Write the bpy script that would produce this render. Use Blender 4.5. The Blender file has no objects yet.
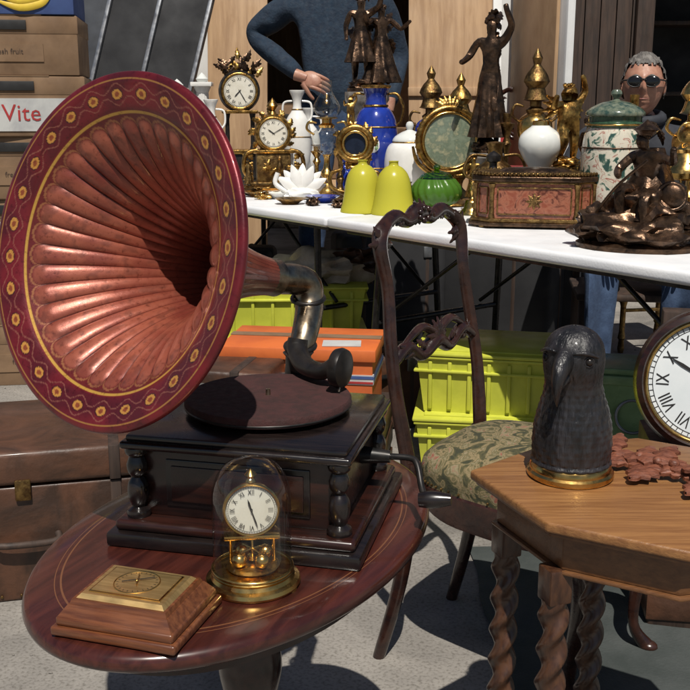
import bpy, bmesh, math, random
from mathutils import Vector, Matrix, noise
random.seed(7)
R=math.radians
pi=math.pi
scene=bpy.context.scene
col=scene.collection
def Tr(x,y,z): return Matrix.Translation((x,y,z))
def Ro(a,ax): return Matrix.Rotation(R(a),4,ax)
def Sc(x,y=None,z=None):
    if y is None: y=z=x
    return Matrix.Diagonal((x,y,z,1))
# ---------------------------------------------------------------- materials
def base(name):
    m=bpy.data.materials.new(name); m.use_nodes=True
    return m,m.node_tree,m.node_tree.nodes['Principled BSDF']
def mat(name,c1,c2=None,rough=.5,metal=0,scale=20,stretch=(1,1,1),bump=0,bscale=None,coat=0,rvar=.12,lo=.38,hi=.62,c3=None,distort=.3,spec=.5):
    m,nt,b=base(name); L=nt.links.new; nd=nt.nodes
    if c2 is None: c2=tuple(x*.75 for x in c1)
    tc=nd.new('ShaderNodeTexCoord'); mp=nd.new('ShaderNodeMapping'); mp.inputs['Scale'].default_value=stretch
    L(tc.outputs['Object'],mp.inputs[0])
    n=nd.new('ShaderNodeTexNoise'); n.inputs['Scale'].default_value=scale; n.inputs['Detail'].default_value=7; n.inputs['Roughness'].default_value=.62; n.inputs['Distortion'].default_value=distort
    L(mp.outputs[0],n.inputs[0])
    r=nd.new('ShaderNodeValToRGB'); r.color_ramp.elements[0].position=lo; r.color_ramp.elements[1].position=hi
    r.color_ramp.elements[0].color=(*c1,1); r.color_ramp.elements[1].color=(*c2,1)
    if c3:
        e=r.color_ramp.elements.new((lo+hi)/2); e.color=(*c3,1)
    L(n.outputs[0],r.inputs[0]); L(r.outputs[0],b.inputs['Base Color'])
    n2=nd.new('ShaderNodeTexNoise'); n2.inputs['Scale'].default_value=scale*1.7; n2.inputs['Detail'].default_value=5
    L(tc.outputs['Object'],n2.inputs[0])
    mr=nd.new('ShaderNodeMapRange'); mr.inputs[1].default_value=.3; mr.inputs[2].default_value=.7
    mr.inputs[3].default_value=max(.02,rough-rvar); mr.inputs[4].default_value=min(1,rough+rvar)
    L(n2.outputs[0],mr.inputs[0]); L(mr.outputs[0],b.inputs['Roughness'])
    b.inputs['Metallic'].default_value=metal; b.inputs['Coat Weight'].default_value=coat; b.inputs['Coat Roughness'].default_value=.12
    b.inputs['Specular IOR Level'].default_value=spec
    if bump:
        bn=nd.new('ShaderNodeBump'); bn.inputs['Strength'].default_value=bump; bn.inputs['Distance'].default_value=.004
        n3=nd.new('ShaderNodeTexNoise'); n3.inputs['Scale'].default_value=bscale or scale*3; n3.inputs['Detail'].default_value=6
        L(mp.outputs[0],n3.inputs[0]); L(n3.outputs[0],bn.inputs['Height']); L(bn.outputs[0],b.inputs['Normal'])
    return m
mahogdark=mat('dark_mahogany',(.010,.004,.003),(.028,.008,.005),rough=.3,scale=12,stretch=(1,8,8),coat=.3)
ebony=mat('ebonised_wood',(.005,.0035,.0035),(.014,.009,.008),rough=.27,scale=14,stretch=(1,7,7),coat=.35)
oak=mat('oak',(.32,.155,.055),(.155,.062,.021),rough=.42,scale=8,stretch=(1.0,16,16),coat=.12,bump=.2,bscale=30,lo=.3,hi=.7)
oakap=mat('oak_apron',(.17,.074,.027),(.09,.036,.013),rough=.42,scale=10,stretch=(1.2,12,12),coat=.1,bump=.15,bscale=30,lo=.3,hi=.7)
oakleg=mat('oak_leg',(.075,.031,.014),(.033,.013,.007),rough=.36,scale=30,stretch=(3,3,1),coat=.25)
walnut=mat('walnut',(.17,.058,.022),(.085,.026,.011),rough=.3,scale=14,stretch=(1,12,12),coat=.4)
chairwood=mat('carved_chair_wood',(.036,.013,.008),(.014,.005,.004),rough=.28,scale=25,coat=.4,bump=.3,bscale=60)
carve=mat('carved_red_wood',(.22,.075,.04),(.10,.03,.016),rough=.5,scale=40,stretch=(1,4,4),bump=.4)
brass=mat('brass',(.72,.47,.16),(.5,.3,.09),rough=.24,metal=1,scale=35)
gilt=mat('gilt_bronze',(.52,.31,.09),(.17,.09,.028),rough=.36,metal=1,scale=45,bump=.3)
dullgilt=mat('dull_gilt',(.30,.19,.07),(.10,.055,.025),rough=.45,metal=1,scale=45,bump=.4)
bronze=mat('dark_bronze',(.13,.075,.045),(.04,.026,.018),rough=.33,metal=.85,scale=30,bump=.4)
nickel=mat('aged_nickel',(.36,.30,.22),(.13,.10,.07),rough=.3,metal=1,scale=30)
blackmetal=mat('black_metal',(.014,.014,.014),(.035,.03,.028),rough=.35,metal=.5,scale=30)
felt=mat('turntable_felt',(.050,.014,.013),(.030,.010,.009),rough=.9,scale=60,bump=.3,bscale=400)
birdm=mat('blackened_bird',(.008,.008,.009),(.026,.024,.027),rough=.38,scale=20,stretch=(3,3,.6),bump=1.0,bscale=38,coat=.1)
whiteplastic=mat('white_plastic',(.78,.78,.79),(.70,.71,.73),rough=.45,scale=6,bump=.15,bscale=160)
porc=mat('white_porcelain',(.78,.77,.74),(.68,.67,.64),rough=.12,scale=12)
cobalt=mat('cobalt_glaze',(.010,.025,.20),(.015,.04,.31),rough=.1,scale=14,coat=.6)
opal=mat('opal_glass',(.70,.71,.68),(.60,.62,.60),rough=.1,scale=9)
dialm=mat('enamel_dial',(.74,.71,.62),(.66,.62,.52),rough=.25,scale=14)
inkm=mat('black_ink',(.015,.013,.012),(.02,.02,.02),rough=.5)
bluehand=mat('blued_steel',(.02,.03,.06),rough=.3,metal=.5)
greenplastic=mat('olive_plastic_crate',(.56,.57,.065),(.45,.47,.05),rough=.42,scale=8,bump=.1)
orangem=mat('orange_card',(.60,.14,.03),(.48,.10,.025),rough=.6,scale=6)
cardb=mat('cardboard',(.22,.135,.075),(.16,.095,.052),rough=.85,scale=9,bump=.1)
cardw=mat('white_card',(.50,.50,.48),(.38,.38,.38),rough=.7,scale=9)
cardblue=mat('blue_print_card',(.04,.07,.20),(.05,.09,.24),rough=.65,scale=12)
yellowp=mat('yellow_print',(.70,.50,.04),(.6,.4,.04),rough=.6,scale=20)
redp=mat('red_print',(.40,.03,.03),rough=.6)
trunkw=mat('trunk_leather',(.090,.038,.020),(.034,.016,.009),rough=.5,scale=7,bump=.5,bscale=50,coat=.1,distort=1)
crimson=mat('burl_marble',(.22,.06,.034),(.09,.024,.016),rough=.22,scale=26,distort=1.5,coat=.4,c3=(.30,.11,.065))
whitepaint=mat('white_van_paint',(.75,.75,.74),(.66,.66,.65),rough=.3,scale=3,coat=.4)
ply=mat('plywood',(.42,.27,.15),(.30,.18,.095),rough=.7,scale=4,stretch=(6,1,.7),bump=.1)
darkwood=mat('weathered_dark_wood',(.055,.032,.022),(.025,.015,.011),rough=.7,scale=6,stretch=(6,6,.6),bump=.3)
blackcloth=mat('black_tarpaulin',(.012,.012,.014),(.02,.02,.022),rough=.8,scale=5,bump=.4,bscale=9)
greytarp=mat('grey_tarpaulin',(.06,.065,.075),(.035,.037,.042),rough=.5,scale=4,bump=.6,bscale=7)
rubber=mat('rubber',(.02,.02,.02),(.03,.03,.03),rough=.8)
steel=mat('grey_steel',(.30,.31,.33),(.2,.2,.21),rough=.4,metal=.8,scale=20)
navy=mat('navy_knit',(.013,.028,.050),(.008,.017,.034),rough=.9,scale=30,bump=.8,bscale=90)
denim=mat('denim',(.035,.06,.12),(.05,.085,.16),rough=.85,scale=40,bump=.3)
jacket=mat('dark_jacket',(.018,.020,.028),(.03,.033,.042),rough=.8,scale=10,bump=.3)
skin=mat('skin',(.42,.22,.15),(.34,.155,.105),rough=.5,scale=30,bump=.2)
hairg=mat('grey_hair',(.17,.155,.14),(.07,.062,.057),rough=.6,scale=60,stretch=(1,1,.2),bump=.8)
hairb=mat('brown_hair',(.06,.035,.02),(.03,.018,.01),rough=.6,scale=60,bump=.8)
eyew=mat('eye_white',(.75,.72,.7),rough=.2)
sung=mat('sunglass_lens',(.008,.008,.009),rough=.12,rvar=.02)
shoe=mat('shoe_leather',(.03,.02,.015),rough=.4)
stonem=mat('grey_marble',(.32,.30,.28),(.18,.165,.15),rough=.3,scale=12,distort=2)
clothm=mat('cream_cloth',(.45,.38,.30),(.30,.24,.18),rough=.9,scale=12,bump=.6)
palegreen=mat('pale_green_enamel',(.20,.30,.14),(.13,.21,.09),rough=.35,scale=9)
sheetm=mat('dark_green_sheet',(.055,.062,.060),(.030,.037,.035),rough=.95,scale=5,bump=.5,bscale=160)
tapestry,nt,b=base('tapestry')
nd=nt.nodes;L=nt.links.new
tc=nd.new('ShaderNodeTexCoord');vo=nd.new('ShaderNodeTexNoise');vo.inputs['Scale'].default_value=22;vo.inputs['Distortion'].default_value=2.2;vo.inputs['Detail'].default_value=4
rp=nd.new('ShaderNodeValToRGB');cr=rp.color_ramp
cr.elements[0].position=.36;cr.elements[0].color=(.035,.036,.018,1);cr.elements[1].position=.7;cr.elements[1].color=(.22,.07,.045,1)
for p,c in((.45,(.085,.075,.03,1)),(.5,(.24,.18,.095,1)),(.56,(.10,.085,.035,1)),(.62,(.23,.19,.11,1))):
    e=cr.elements.new(p);e.color=c
L(tc.outputs['Object'],vo.inputs[0]);L(vo.outputs[0],rp.inputs[0]);L(rp.outputs[0],b.inputs['Base Color']);b.inputs['Roughness'].default_value=.9
wvb=nd.new('ShaderNodeTexNoise');wvb.inputs['Scale'].default_value=300;bn=nd.new('ShaderNodeBump');bn.inputs['Strength'].default_value=.4;bn.inputs['Distance'].default_value=.002
L(tc.outputs['Object'],wvb.inputs[0]);L(wvb.outputs[0],bn.inputs['Height']);L(bn.outputs[0],b.inputs['Normal'])
# chinoiserie pot
pot,nt,b=base('painted_pot');nd=nt.nodes;L=nt.links.new
tc=nd.new('ShaderNodeTexCoord');vo=nd.new('ShaderNodeTexNoise');vo.inputs['Scale'].default_value=30;vo.inputs['Distortion'].default_value=.8;vo.inputs['Detail'].default_value=4
rp=nd.new('ShaderNodeValToRGB');cr=rp.color_ramp
cr.elements[0].position=.38;cr.elements[0].color=(.03,.07,.06,1);cr.elements[1].position=.74;cr.elements[1].color=(.06,.12,.09,1)
for p,c in((.42,(.09,.15,.11,1)),(.45,(.54,.50,.41,1)),(.55,(.58,.54,.44,1)),(.58,(.30,.08,.06,1)),(.61,(.54,.50,.40,1)),(.67,(.48,.44,.36,1))):
    e=cr.elements.new(p);e.color=c
L(tc.outputs['Object'],vo.inputs[0]);L(vo.outputs[0],rp.inputs[0]);L(rp.outputs[0],b.inputs['Base Color']);b.inputs['Roughness'].default_value=.15
def clearglass(name,tint=(1,1,1),amt=.12,body=0.0):
    m=bpy.data.materials.new(name);m.use_nodes=True;nt=m.node_tree;nd=nt.nodes;L=nt.links.new
    nd.remove(nd['Principled BSDF']);out=nd['Material Output']
    t=nd.new('ShaderNodeBsdfTransparent');t.inputs[0].default_value=(*tint,1)
    g=nd.new('ShaderNodeBsdfGlossy');g.inputs['Roughness'].default_value=.03
    lw=nd.new('ShaderNodeLayerWeight');lw.inputs[0].default_value=.35
    mr=nd.new('ShaderNodeMapRange');mr.inputs[3].default_value=amt*.5;mr.inputs[4].default_value=.75
    pw=nd.new('ShaderNodeMath');pw.operation='POWER';pw.inputs[1].default_value=2.2;L(lw.outputs['Facing'],pw.inputs[0]);L(pw.outputs[0],mr.inputs[0])
    mx=nd.new('ShaderNodeMixShader');L(mr.outputs[0],mx.inputs[0]);L(t.outputs[0],mx.inputs[1]);L(g.outputs[0],mx.inputs[2])
    L(mx.outputs[0],out.inputs[0]);return m
glass=clearglass('clear_glass',(.96,.97,.96))
gglass=clearglass('green_glass',(.35,.72,.12),.2)
def translucent(name,c):
    m,nt,b=base(name);nd=nt.nodes;L=nt.links.new
    b.inputs['Base Color'].default_value=(*c,1);b.inputs['Roughness'].default_value=.25
    t=nd.new('ShaderNodeBsdfTranslucent');t.inputs[0].default_value=(*c,1)
    mx=nd.new('ShaderNodeMixShader');mx.inputs[0].default_value=.45
    L(b.outputs[0],mx.inputs[1]);L(t.outputs[0],mx.inputs[2]);L(mx.outputs[0],nd['Material Output'].inputs[0]);return m
yglass=translucent('yellow_glass',(.68,.64,.07))
greenbody=translucent('green_tinted_glass',(.10,.24,.03))
# ---------------------------------------------------------------- builder
def cat(pts,sub):
    pts=[tuple(p) for p in pts]
    if len(pts)<3 or sub<2: return pts
    out=[];P=[pts[0]]+pts+[pts[-1]]
    for i in range(1,len(P)-2):
        a,b_,c,d=P[i-1:i+3]
        for k in range(sub):
            t=k/sub
            out.append(tuple(.5*((2*b_[j])+(-a[j]+c[j])*t+(2*a[j]-5*b_[j]+4*c[j]-d[j])*t*t+(-a[j]+3*b_[j]-3*c[j]+d[j])*t**3) for j in range(len(b_))))
    out.append(P[-2]);return out
class B:
    def __init__(s): s.v=[];s.f=[];s.m=[];s.mats=[];s.T=Matrix.Identity(4)
    def mi(s,m):
        if m not in s.mats: s.mats.append(m)
        return s.mats.index(m)
    def add(s,vs,fs,m,M=None):
        X=s.T@M if M else s.T
        o=len(s.v); s.v+= [X@Vector(v) for v in vs]
        if callable(m):
            for f in fs:
                c=sum((Vector(vs[i]) for i in f),Vector())/len(f); s.m.append(s.mi(m(c)))
        else: s.m+=[s.mi(m)]*len(fs)
        s.f+=[tuple(i+o for i in f) for f in fs]
    def bm(s,bm,m,M=None):
        bm.verts.index_update()
        s.add([v.co.copy() for v in bm.verts],[[v.index for v in f.verts] for f in bm.faces],m,M); bm.free()
    def box(s,size,loc,m,rot=(0,0,0),bev=.003,seg=2):
        b=bmesh.new(); bmesh.ops.create_cube(b,size=1)
        bmesh.ops.scale(b,vec=size,verts=b.verts)
        if bev: bmesh.ops.bevel(b,geom=list(b.edges),offset=min(bev,min(size)*.4),segments=seg,affect='EDGES',profile=.5)
        s.bm(b,m,Tr(*loc)@Ro(rot[2],'Z')@Ro(rot[1],'Y')@Ro(rot[0],'X'))
    def prism(s,poly,z0,z1,m,bev=0,M=None,seg=2):
        b=bmesh.new(); n=len(poly)
        lo=[b.verts.new((x,y,z0)) for x,y in poly]; hi=[b.verts.new((x,y,z1)) for x,y in poly]
        b.faces.new(lo[::-1]); b.faces.new(hi)
        for i in range(n): b.faces.new((lo[i],lo[(i+1)%n],hi[(i+1)%n],hi[i]))
        bmesh.ops.recalc_face_normals(b,faces=b.faces)
        if bev: bmesh.ops.bevel(b,geom=list(b.edges),offset=bev,segments=seg,affect='EDGES',profile=.5)
        s.bm(b,m,M)
    def lathe(s,prof,m,loc=(0,0,0),n=40,M=None,smooth=0,mod=None,sx=1,sy=1):
        if smooth: prof=cat(prof,smooth)
        vs=[];fs=[];k=len(prof)
        for i,(r,z) in enumerate(prof):
            r=max(r,0.00005)
            for j in range(n):
                a=2*pi*j/n; rr=r; zz=z; 
                if mod: rr,zz=mod(r,z,a)
                vs.append((rr*math.cos(a)*sx,rr*math.sin(a)*sy,zz))
        for i in range(k-1):
            for j in range(n):
                fs.append((i*n+j,i*n+(j+1)%n,(i+1)*n+(j+1)%n,(i+1)*n+j))
        s.add(vs,fs,m,Tr(*loc)@M if M else Tr(*loc))
    def tube(s,pts,rad,m,n=10,sub=5,flat=1,up=None,M=None,mod=None):
        if not isinstance(rad,(list,tuple)): rad=[rad]*len(pts)
        q=cat([(*p,r) for p,r in zip(pts,rad)],sub)
        C=[Vector(p[:3]) for p in q];Rr=[max(p[3],.0001) for p in q]
        vs=[];fs=[];u=None
        for i,c in enumerate(C):
            t=(C[min(i+1,len(C)-1)]-C[max(i-1,0)]).normalized()
            if up: u=Vector(up)-t*t.dot(Vector(up))
            elif u is None:
                u=t.orthogonal()
            else: u=u-t*t.dot(u)
            if u.length<1e-6: u=t.orthogonal()
            u.normalize(); w=t.cross(u)
            for j in range(n):
                a=2*pi*j/n; r=Rr[i]*(mod(a,i/len(C)) if mod else 1)
                vs.append(c+u*math.cos(a)*r*flat+w*math.sin(a)*r)
        k=len(C)
        for i in range(k-1):
            for j in range(n): fs.append((i*n+j,i*n+(j+1)%n,(i+1)*n+(j+1)%n,(i+1)*n+j))
        fs.append(tuple(range(n))[::-1]); fs.append(tuple(range((k-1)*n,k*n)))
        s.add(vs,fs,m,M)
    def ell(s,loc,rad,m,sub=3,amp=0,freq=1,M=None,seed=0):
        b=bmesh.new(); bmesh.ops.create_icosphere(b,subdivisions=sub,radius=1)
        for v in b.verts:
            if amp: v.co*=1+amp*(noise.noise(v.co*freq+Vector((seed,seed*1.7,0)))*1.6)
            v.co=Vector((v.co.x*rad[0],v.co.y*rad[1],v.co.z*rad[2]))
        s.bm(b,m,Tr(*loc)@M if M else Tr(*loc))
    def torus(s,R1,r,m,M=None,n=48,k=10,flat=1):
        vs=[];fs=[]
        for i in range(n):
            a=2*pi*i/n
            for j in range(k):
                b_=2*pi*j/k; q=R1+r*math.cos(b_)
                vs.append((q*math.cos(a),q*math.sin(a),r*flat*math.sin(b_)))
        for i in range(n):
            for j in range(k): fs.append((i*k+j,((i+1)%n)*k+j,((i+1)%n)*k+(j+1)%k,i*k+(j+1)%k))
        s.add(vs,fs,m,M)
    def leaf(s,base_,d,up,Ln,W,m,bend=.35,serr=.25,t=.0015):
        d=Vector(d).normalized(); up=Vector(up); up=(up-d*d.dot(up)).normalized(); sd=d.cross(up)
        n=14;vs=[];fs=[];bs=Vector(base_)
        for lay in (0,1):
            for i in range(n+1):
                u=i/n; w=W*.5*(math.sin(pi*min(1,u*.93+.06))**.7)*(1-.35*u)*(1+serr*math.sin(u*22))
                for j in range(-2,3):
                    q=j/2
                    p=bs+d*(u*Ln)+sd*(q*w)+up*(-bend*Ln*u*u+ .18*w*(1-abs(q))*1.2+ (0 if lay==0 else -t)-(.15*w*q*q))
                    vs.append(p)
        o=(n+1)*5
        for i in range(n):
            for j in range(4):
                a=i*5+j; fs.append((a,a+1,a+6,a+5)); fs.append((o+a+5,o+a+6,o+a+1,o+a))
        for i in range(n):
            a=i*5; fs.append((a+5,o+a+5,o+a,a)); a+=4; fs.append((a,o+a,o+a+5,a+5))
        s.add(vs,fs,m)
    def text(s,t,size,M,m,ext=0):
        cu=bpy.data.curves.new('t','FONT'); cu.body=t; cu.size=size; cu.align_x='CENTER'; cu.align_y='CENTER'; cu.extrude=ext; cu.resolution_u=2
        o=bpy.data.objects.new('t',cu); col.objects.link(o); bpy.context.view_layer.update()
        me=bpy.data.meshes.new_from_object(o.evaluated_get(bpy.context.evaluated_depsgraph_get()))
        s.add([v.co.copy() for v in me.vertices],[list(p.vertices) for p in me.polygons],m,M)
        bpy.data.objects.remove(o); bpy.data.curves.remove(cu); bpy.data.meshes.remove(me)
    def skin(s,nodes,edges,m,root,M=None,warp=None,sub=2):
        names=list(nodes); bm_=bmesh.new(); ly=bm_.verts.layers.skin.verify(); vv={}
        for k in names:
            x,y,z,r=nodes[k]; v=bm_.verts.new((x,y,z)); v[ly].radius=(r,r); v[ly].use_root=(k==root); vv[k]=v
        for a,b_ in edges: bm_.edges.new((vv[a],vv[b_]))
        me=bpy.data.meshes.new('sk'); bm_.to_mesh(me); bm_.free()
        o=bpy.data.objects.new('sk',me); col.objects.link(o)
        md=o.modifiers.new('s','SKIN'); md.use_smooth_shade=True; md.branch_smoothing=.4
        sb=o.modifiers.new('u','SUBSURF'); sb.levels=sub; sb.render_levels=sub
        bpy.context.view_layer.update()
        e=bpy.data.meshes.new_from_object(o.evaluated_get(bpy.context.evaluated_depsgraph_get()))
        vs=[v.co.copy() for v in e.vertices]
        if warp: vs=[warp(v) for v in vs]
        s.add(vs,[list(p.vertices) for p in e.polygons],m,M)
        bpy.data.objects.remove(o); bpy.data.meshes.remove(me); bpy.data.meshes.remove(e)
    def obj(s,name,loc=(0,0,0),rz=0,sc=1,sharp=38,parent=None):
        me=bpy.data.meshes.new(name); me.from_pydata([tuple(v) for v in s.v],[],s.f)
        for m in s.mats: me.materials.append(m)
        me.polygons.foreach_set('material_index',s.m)
        me.polygons.foreach_set('use_smooth',[True]*len(s.f)); me.update()
        me.set_sharp_from_angle(angle=R(sharp))
        o=bpy.data.objects.new(name,me); col.objects.link(o); o.location=loc; o.rotation_euler=(0,0,R(rz)); o.scale=(sc,)*3
        if parent: o.parent=parent
        return o
ROM=['XII','I','II','III','IIII','V','VI','VII','VIII','IX','X','XI']
def dial(b,Rd,M,face=None,h=10,mn=10,hm=None):
    face=face or dialm; hm=hm or inkm
    b.lathe([(0,0),(Rd*.5,0.0),(Rd,0.0),(Rd,-.002)],face,n=64,M=M@Ro(90,'X'))
    b.torus(Rd*.97,Rd*.006,inkm,M@Tr(0,-.0006,0)@Ro(90,'X'),n=64,k=4); b.torus(Rd*.90,Rd*.006,inkm,M@Tr(0,-.0006,0)@Ro(90,'X'),n=64,k=4)
    for i in range(12):
        b.text(ROM[i],Rd*.27,M@Ro(30*i,'Y')@Tr(0,-.0012,Rd*.73)@Ro(90,'X')@Sc(.8,1.1,1),inkm)
    for i in range(60):
        b.add([(-Rd*.006,-.001,Rd*.9),(Rd*.006,-.001,Rd*.9),(Rd*.006,-.001,Rd*.96),(-Rd*.006,-.001,Rd*.96)],[(0,1,2,3)],inkm,M@Ro(6*i,'Y'))
    for ang,ln,w in((h*30+mn*.5,.5,.04),(mn*6,.8,.028)):
        b.add([(-Rd*w*.5,-.0025,-Rd*.12),(Rd*w*.5,-.0025,-Rd*.12),(Rd*w,-.0025,Rd*ln*.65),(0,-.0025,Rd*ln),(-Rd*w,-.0025,Rd*ln*.65)],[(0,1,2,3,4)],hm,M@Ro(ang,'Y'))
    b.ell((0,0,0),(Rd*.05,.004,Rd*.05),hm,2,M=M)
# ---------------------------------------------------------------- ground
g,nt,b=base('concrete_ground');nd=nt.nodes;L=nt.links.new
tc=nd.new('ShaderNodeTexCoord')
n1=nd.new('ShaderNodeTexNoise');n1.inputs['Scale'].default_value=1.6;n1.inputs['Detail'].default_value=10;n1.inputs['Roughness'].default_value=.68;n1.inputs['Distortion'].default_value=.5
n2=nd.new('ShaderNodeTexNoise');n2.inputs['Scale'].default_value=130;n2.inputs['Detail'].default_value=5
r1=nd.new('ShaderNodeValToRGB');r1.color_ramp.elements[0].position=.36;r1.color_ramp.elements[1].position=.64
r1.color_ramp.elements[0].color=(.125,.115,.105,1);r1.color_ramp.elements[1].color=(.31,.285,.255,1)
r2=nd.new('ShaderNodeValToRGB');r2.color_ramp.elements[0].position=.32;r2.color_ramp.elements[1].position=.52
r2.color_ramp.elements[0].color=(.62,.61,.59,1);r2.color_ramp.elements[1].color=(1,1,1,1)
L(tc.outputs['Object'],n1.inputs[0]);L(tc.outputs['Object'],n2.inputs[0]);L(n1.outputs[0],r1.inputs[0]);L(n2.outputs[0],r2.inputs[0])
mA=nd.new('ShaderNodeMixRGB');mA.blend_type='MULTIPLY';mA.inputs[0].default_value=1
L(r1.outputs[0],mA.inputs[1]);L(r2.outputs[0],mA.inputs[2]);L(mA.outputs[0],b.inputs['Base Color'])
b.inputs['Roughness'].default_value=.9
bn=nd.new('ShaderNodeBump');bn.inputs['Strength'].default_value=.4;bn.inputs['Distance'].default_value=.004;L(n2.outputs[0],bn.inputs['Height']);L(bn.outputs[0],b.inputs['Normal'])
x=B();x.add([(-60,-20,0),(60,-20,0),(60,100,0),(-60,100,0)],[(0,1,2,3)],g);x.obj('ground')
x=B();vs=[];fs=[]
for i in range(41):
    for j in range(31):
        u,v=i/40,j/30; vs.append((.32+u*1.5+.02*noise.noise((v*6,0,0)),1.15+v*1.25+.02*noise.noise((u*6,3,0)),.006+.008*max(0,noise.noise((u*7,v*6,1)))))
for i in range(40):
    for j in range(30): a=i*31+j; fs.append((a,a+31,a+32,a+1))
x.add(vs,fs,sheetm);x.obj('dark_ground_sheet')  # thin, slightly uneven dark greenish sheet just above the ground
x=B()
for i in range(260):
    a=random.uniform(-1.6,2.2);c=random.uniform(1.5,5);r=random.uniform(.002,.006)
    x.ell((a,c,r*.5),(r*1.3,r,r*.6),g,1,.3,2,seed=i)
x.obj('gravel_debris')
# ---------------------------------------------------------------- oval table
ovm,nt,b=base('inlaid_table_top');nd=nt.nodes;L=nt.links.new
tc=nd.new('ShaderNodeTexCoord');mp=nd.new('ShaderNodeMapping');mp.inputs['Scale'].default_value=(1/.335,1/.215,0)
ln=nd.new('ShaderNodeVectorMath');ln.operation='LENGTH';L(tc.outputs['Object'],mp.inputs[0]);L(mp.outputs[0],ln.inputs[0])
mp2=nd.new('ShaderNodeMapping');mp2.inputs['Scale'].default_value=(1,9,9);nn=nd.new('ShaderNodeTexNoise');nn.inputs['Scale'].default_value=9;nn.inputs['Detail'].default_value=8;nn.inputs['Distortion'].default_value=.6
L(tc.outputs['Object'],mp2.inputs[0]);L(mp2.outputs[0],nn.inputs[0])
ra=nd.new('ShaderNodeValToRGB');ra.color_ramp.elements[0].position=.35;ra.color_ramp.elements[1].position=.68;ra.color_ramp.elements[0].color=(.030,.007,.005,1);ra.color_ramp.elements[1].color=(.070,.017,.011,1);L(nn.outputs[0],ra.inputs[0])
rb=nd.new('ShaderNodeValToRGB');rb.color_ramp.interpolation='CONSTANT';e=rb.color_ramp.elements;e[0].position=0;e[0].color=(0,0,0,1);e[1].position=.835;e[1].color=(1,1,1,1);q=e.new(.843);q.color=(0,0,0,1);q=e.new(.86);q.color=(1,1,1,1);q=e.new(.865);q.color=(0,0,0,1);L(ln.outputs['Value'],rb.inputs[0])
mx=nd.new('ShaderNodeMixRGB');mx.inputs[2].default_value=(.15,.06,.026,1);L(rb.outputs[0],mx.inputs[0]);L(ra.outputs[0],mx.inputs[1]);L(mx.outputs[0],b.inputs['Base Color'])
n4=nd.new('ShaderNodeTexNoise');n4.inputs['Scale'].default_value=14;n4.inputs['Detail'].default_value=8;mr=nd.new('ShaderNodeMapRange');mr.inputs[3].default_value=.12;mr.inputs[4].default_value=.42
L(tc.outputs['Object'],n4.inputs[0]);L(n4.outputs[0],mr.inputs[0]);L(mr.outputs[0],b.inputs['Roughness']);b.inputs['Coat Weight'].default_value=.4;b.inputs['Coat Roughness'].default_value=.08
x=B();a_,b_=.333,.214
x.lathe([(0,.6),(.8,.6),(.965,.6),(.985,.598),(.995,.594),(1.0,.588),(.995,.583),(.98,.579),(.95,.576),(.5,.576),(0,.576)],ovm,n=120,M=Sc(a_,b_,1))
x.lathe([(0.8,.577),(.82,.577),(.82,.545),(.78,.545)],mahogdark,n=96,M=Sc(a_,b_,1))
x.lathe([(.05,.575),(.055,.54),(.03,.52),(.022,.48),(.035,.44),(.042,.40),(.03,.34),(.02,.30),(.03,.27),(.045,.24),(.05,.2),(.045,.16),(.02,.14),(0,.14)],mahogdark,smooth=4,n=40)
for k in range(4):
    M=Ro(45+90*k,'Z')
    x.tube([(.03,0,.19),(.11,0,.20),(.19,0,.10),(.25,0,.03),(.275,0,.016)],[.024,.022,.018,.014,.016],mahogdark,flat=1.3,up=(0,1,0),M=M)
x.obj('oval_table',(-.125,1.185,0),65)
# ---------------------------------------------------------------- gramophone
gr=bpy.data.objects.new('gramophone',None);col.objects.link(gr)
x=B()
x.box((.315,.285,.018),(0,0,.6095),ebony,bev=.004)
x.box((.298,.268,.014),(0,0,.625),mahogdark,bev=.006,seg=3)
x.box((.245,.215,.088),(0,0,.676),mahogdark,bev=.002)
for sx in(-1,1):
    for sy in(-1,1):
        x.lathe([(0,.632),(.014,.632),(.014,.640),(.008,.644),(.011,.652),(.013,.664),(.011,.676),(.007,.682),(.011,.688),(.0125,.698),(.009,.708),(.013,.712),(.013,.720),(0,.72)],ebony,loc=(sx*.126,sy*.112,0),n=20,smooth=2)
x.box((.18,.004,.06),(0,-.108,.676),ebony,bev=.0015)
x.box((.165,.004,.045),(0,-.1105,.676),mahogdark,bev=.001)
x.box((.285,.252,.010),(0,0,.7245),ebony,bev=.004,seg=3)
x.box((.272,.24,.008),(0,0,.7325),ebony,bev=.003)
x.lathe([(0,.737),(.02,.737),(.02,.742),(.104,.742),(.108,.744),(.108,.752),(.106,.755),(.02,.7555),(0,.7555)],felt,loc=(-.0,.02,0),n=72)
x.torus(.107,.0018,blackmetal,Tr(0,.02,.746),n=72)
x.lathe([(0,.7635),(.003,.763),(.0035,.755)],nickel,loc=(0,.02,0),n=12)
x.tube([(.12,.03,.68),(.16,.03,.68)],[.012,.008],blackmetal,sub=1)
x.tube([(.15,.03,.68),(.185,.028,.681),(.196,.02,.676),(.205,.0,.655),(.212,-.015,.645)],.0042,blackmetal)
x.tube([(.205,-.018,.644),(.222,-.018,.646),(.245,-.018,.648)],[.009,.011,.007],ebony,n=14)
x.obj('cabinet',(-.104,1.224,0),-13,parent=gr)
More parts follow.
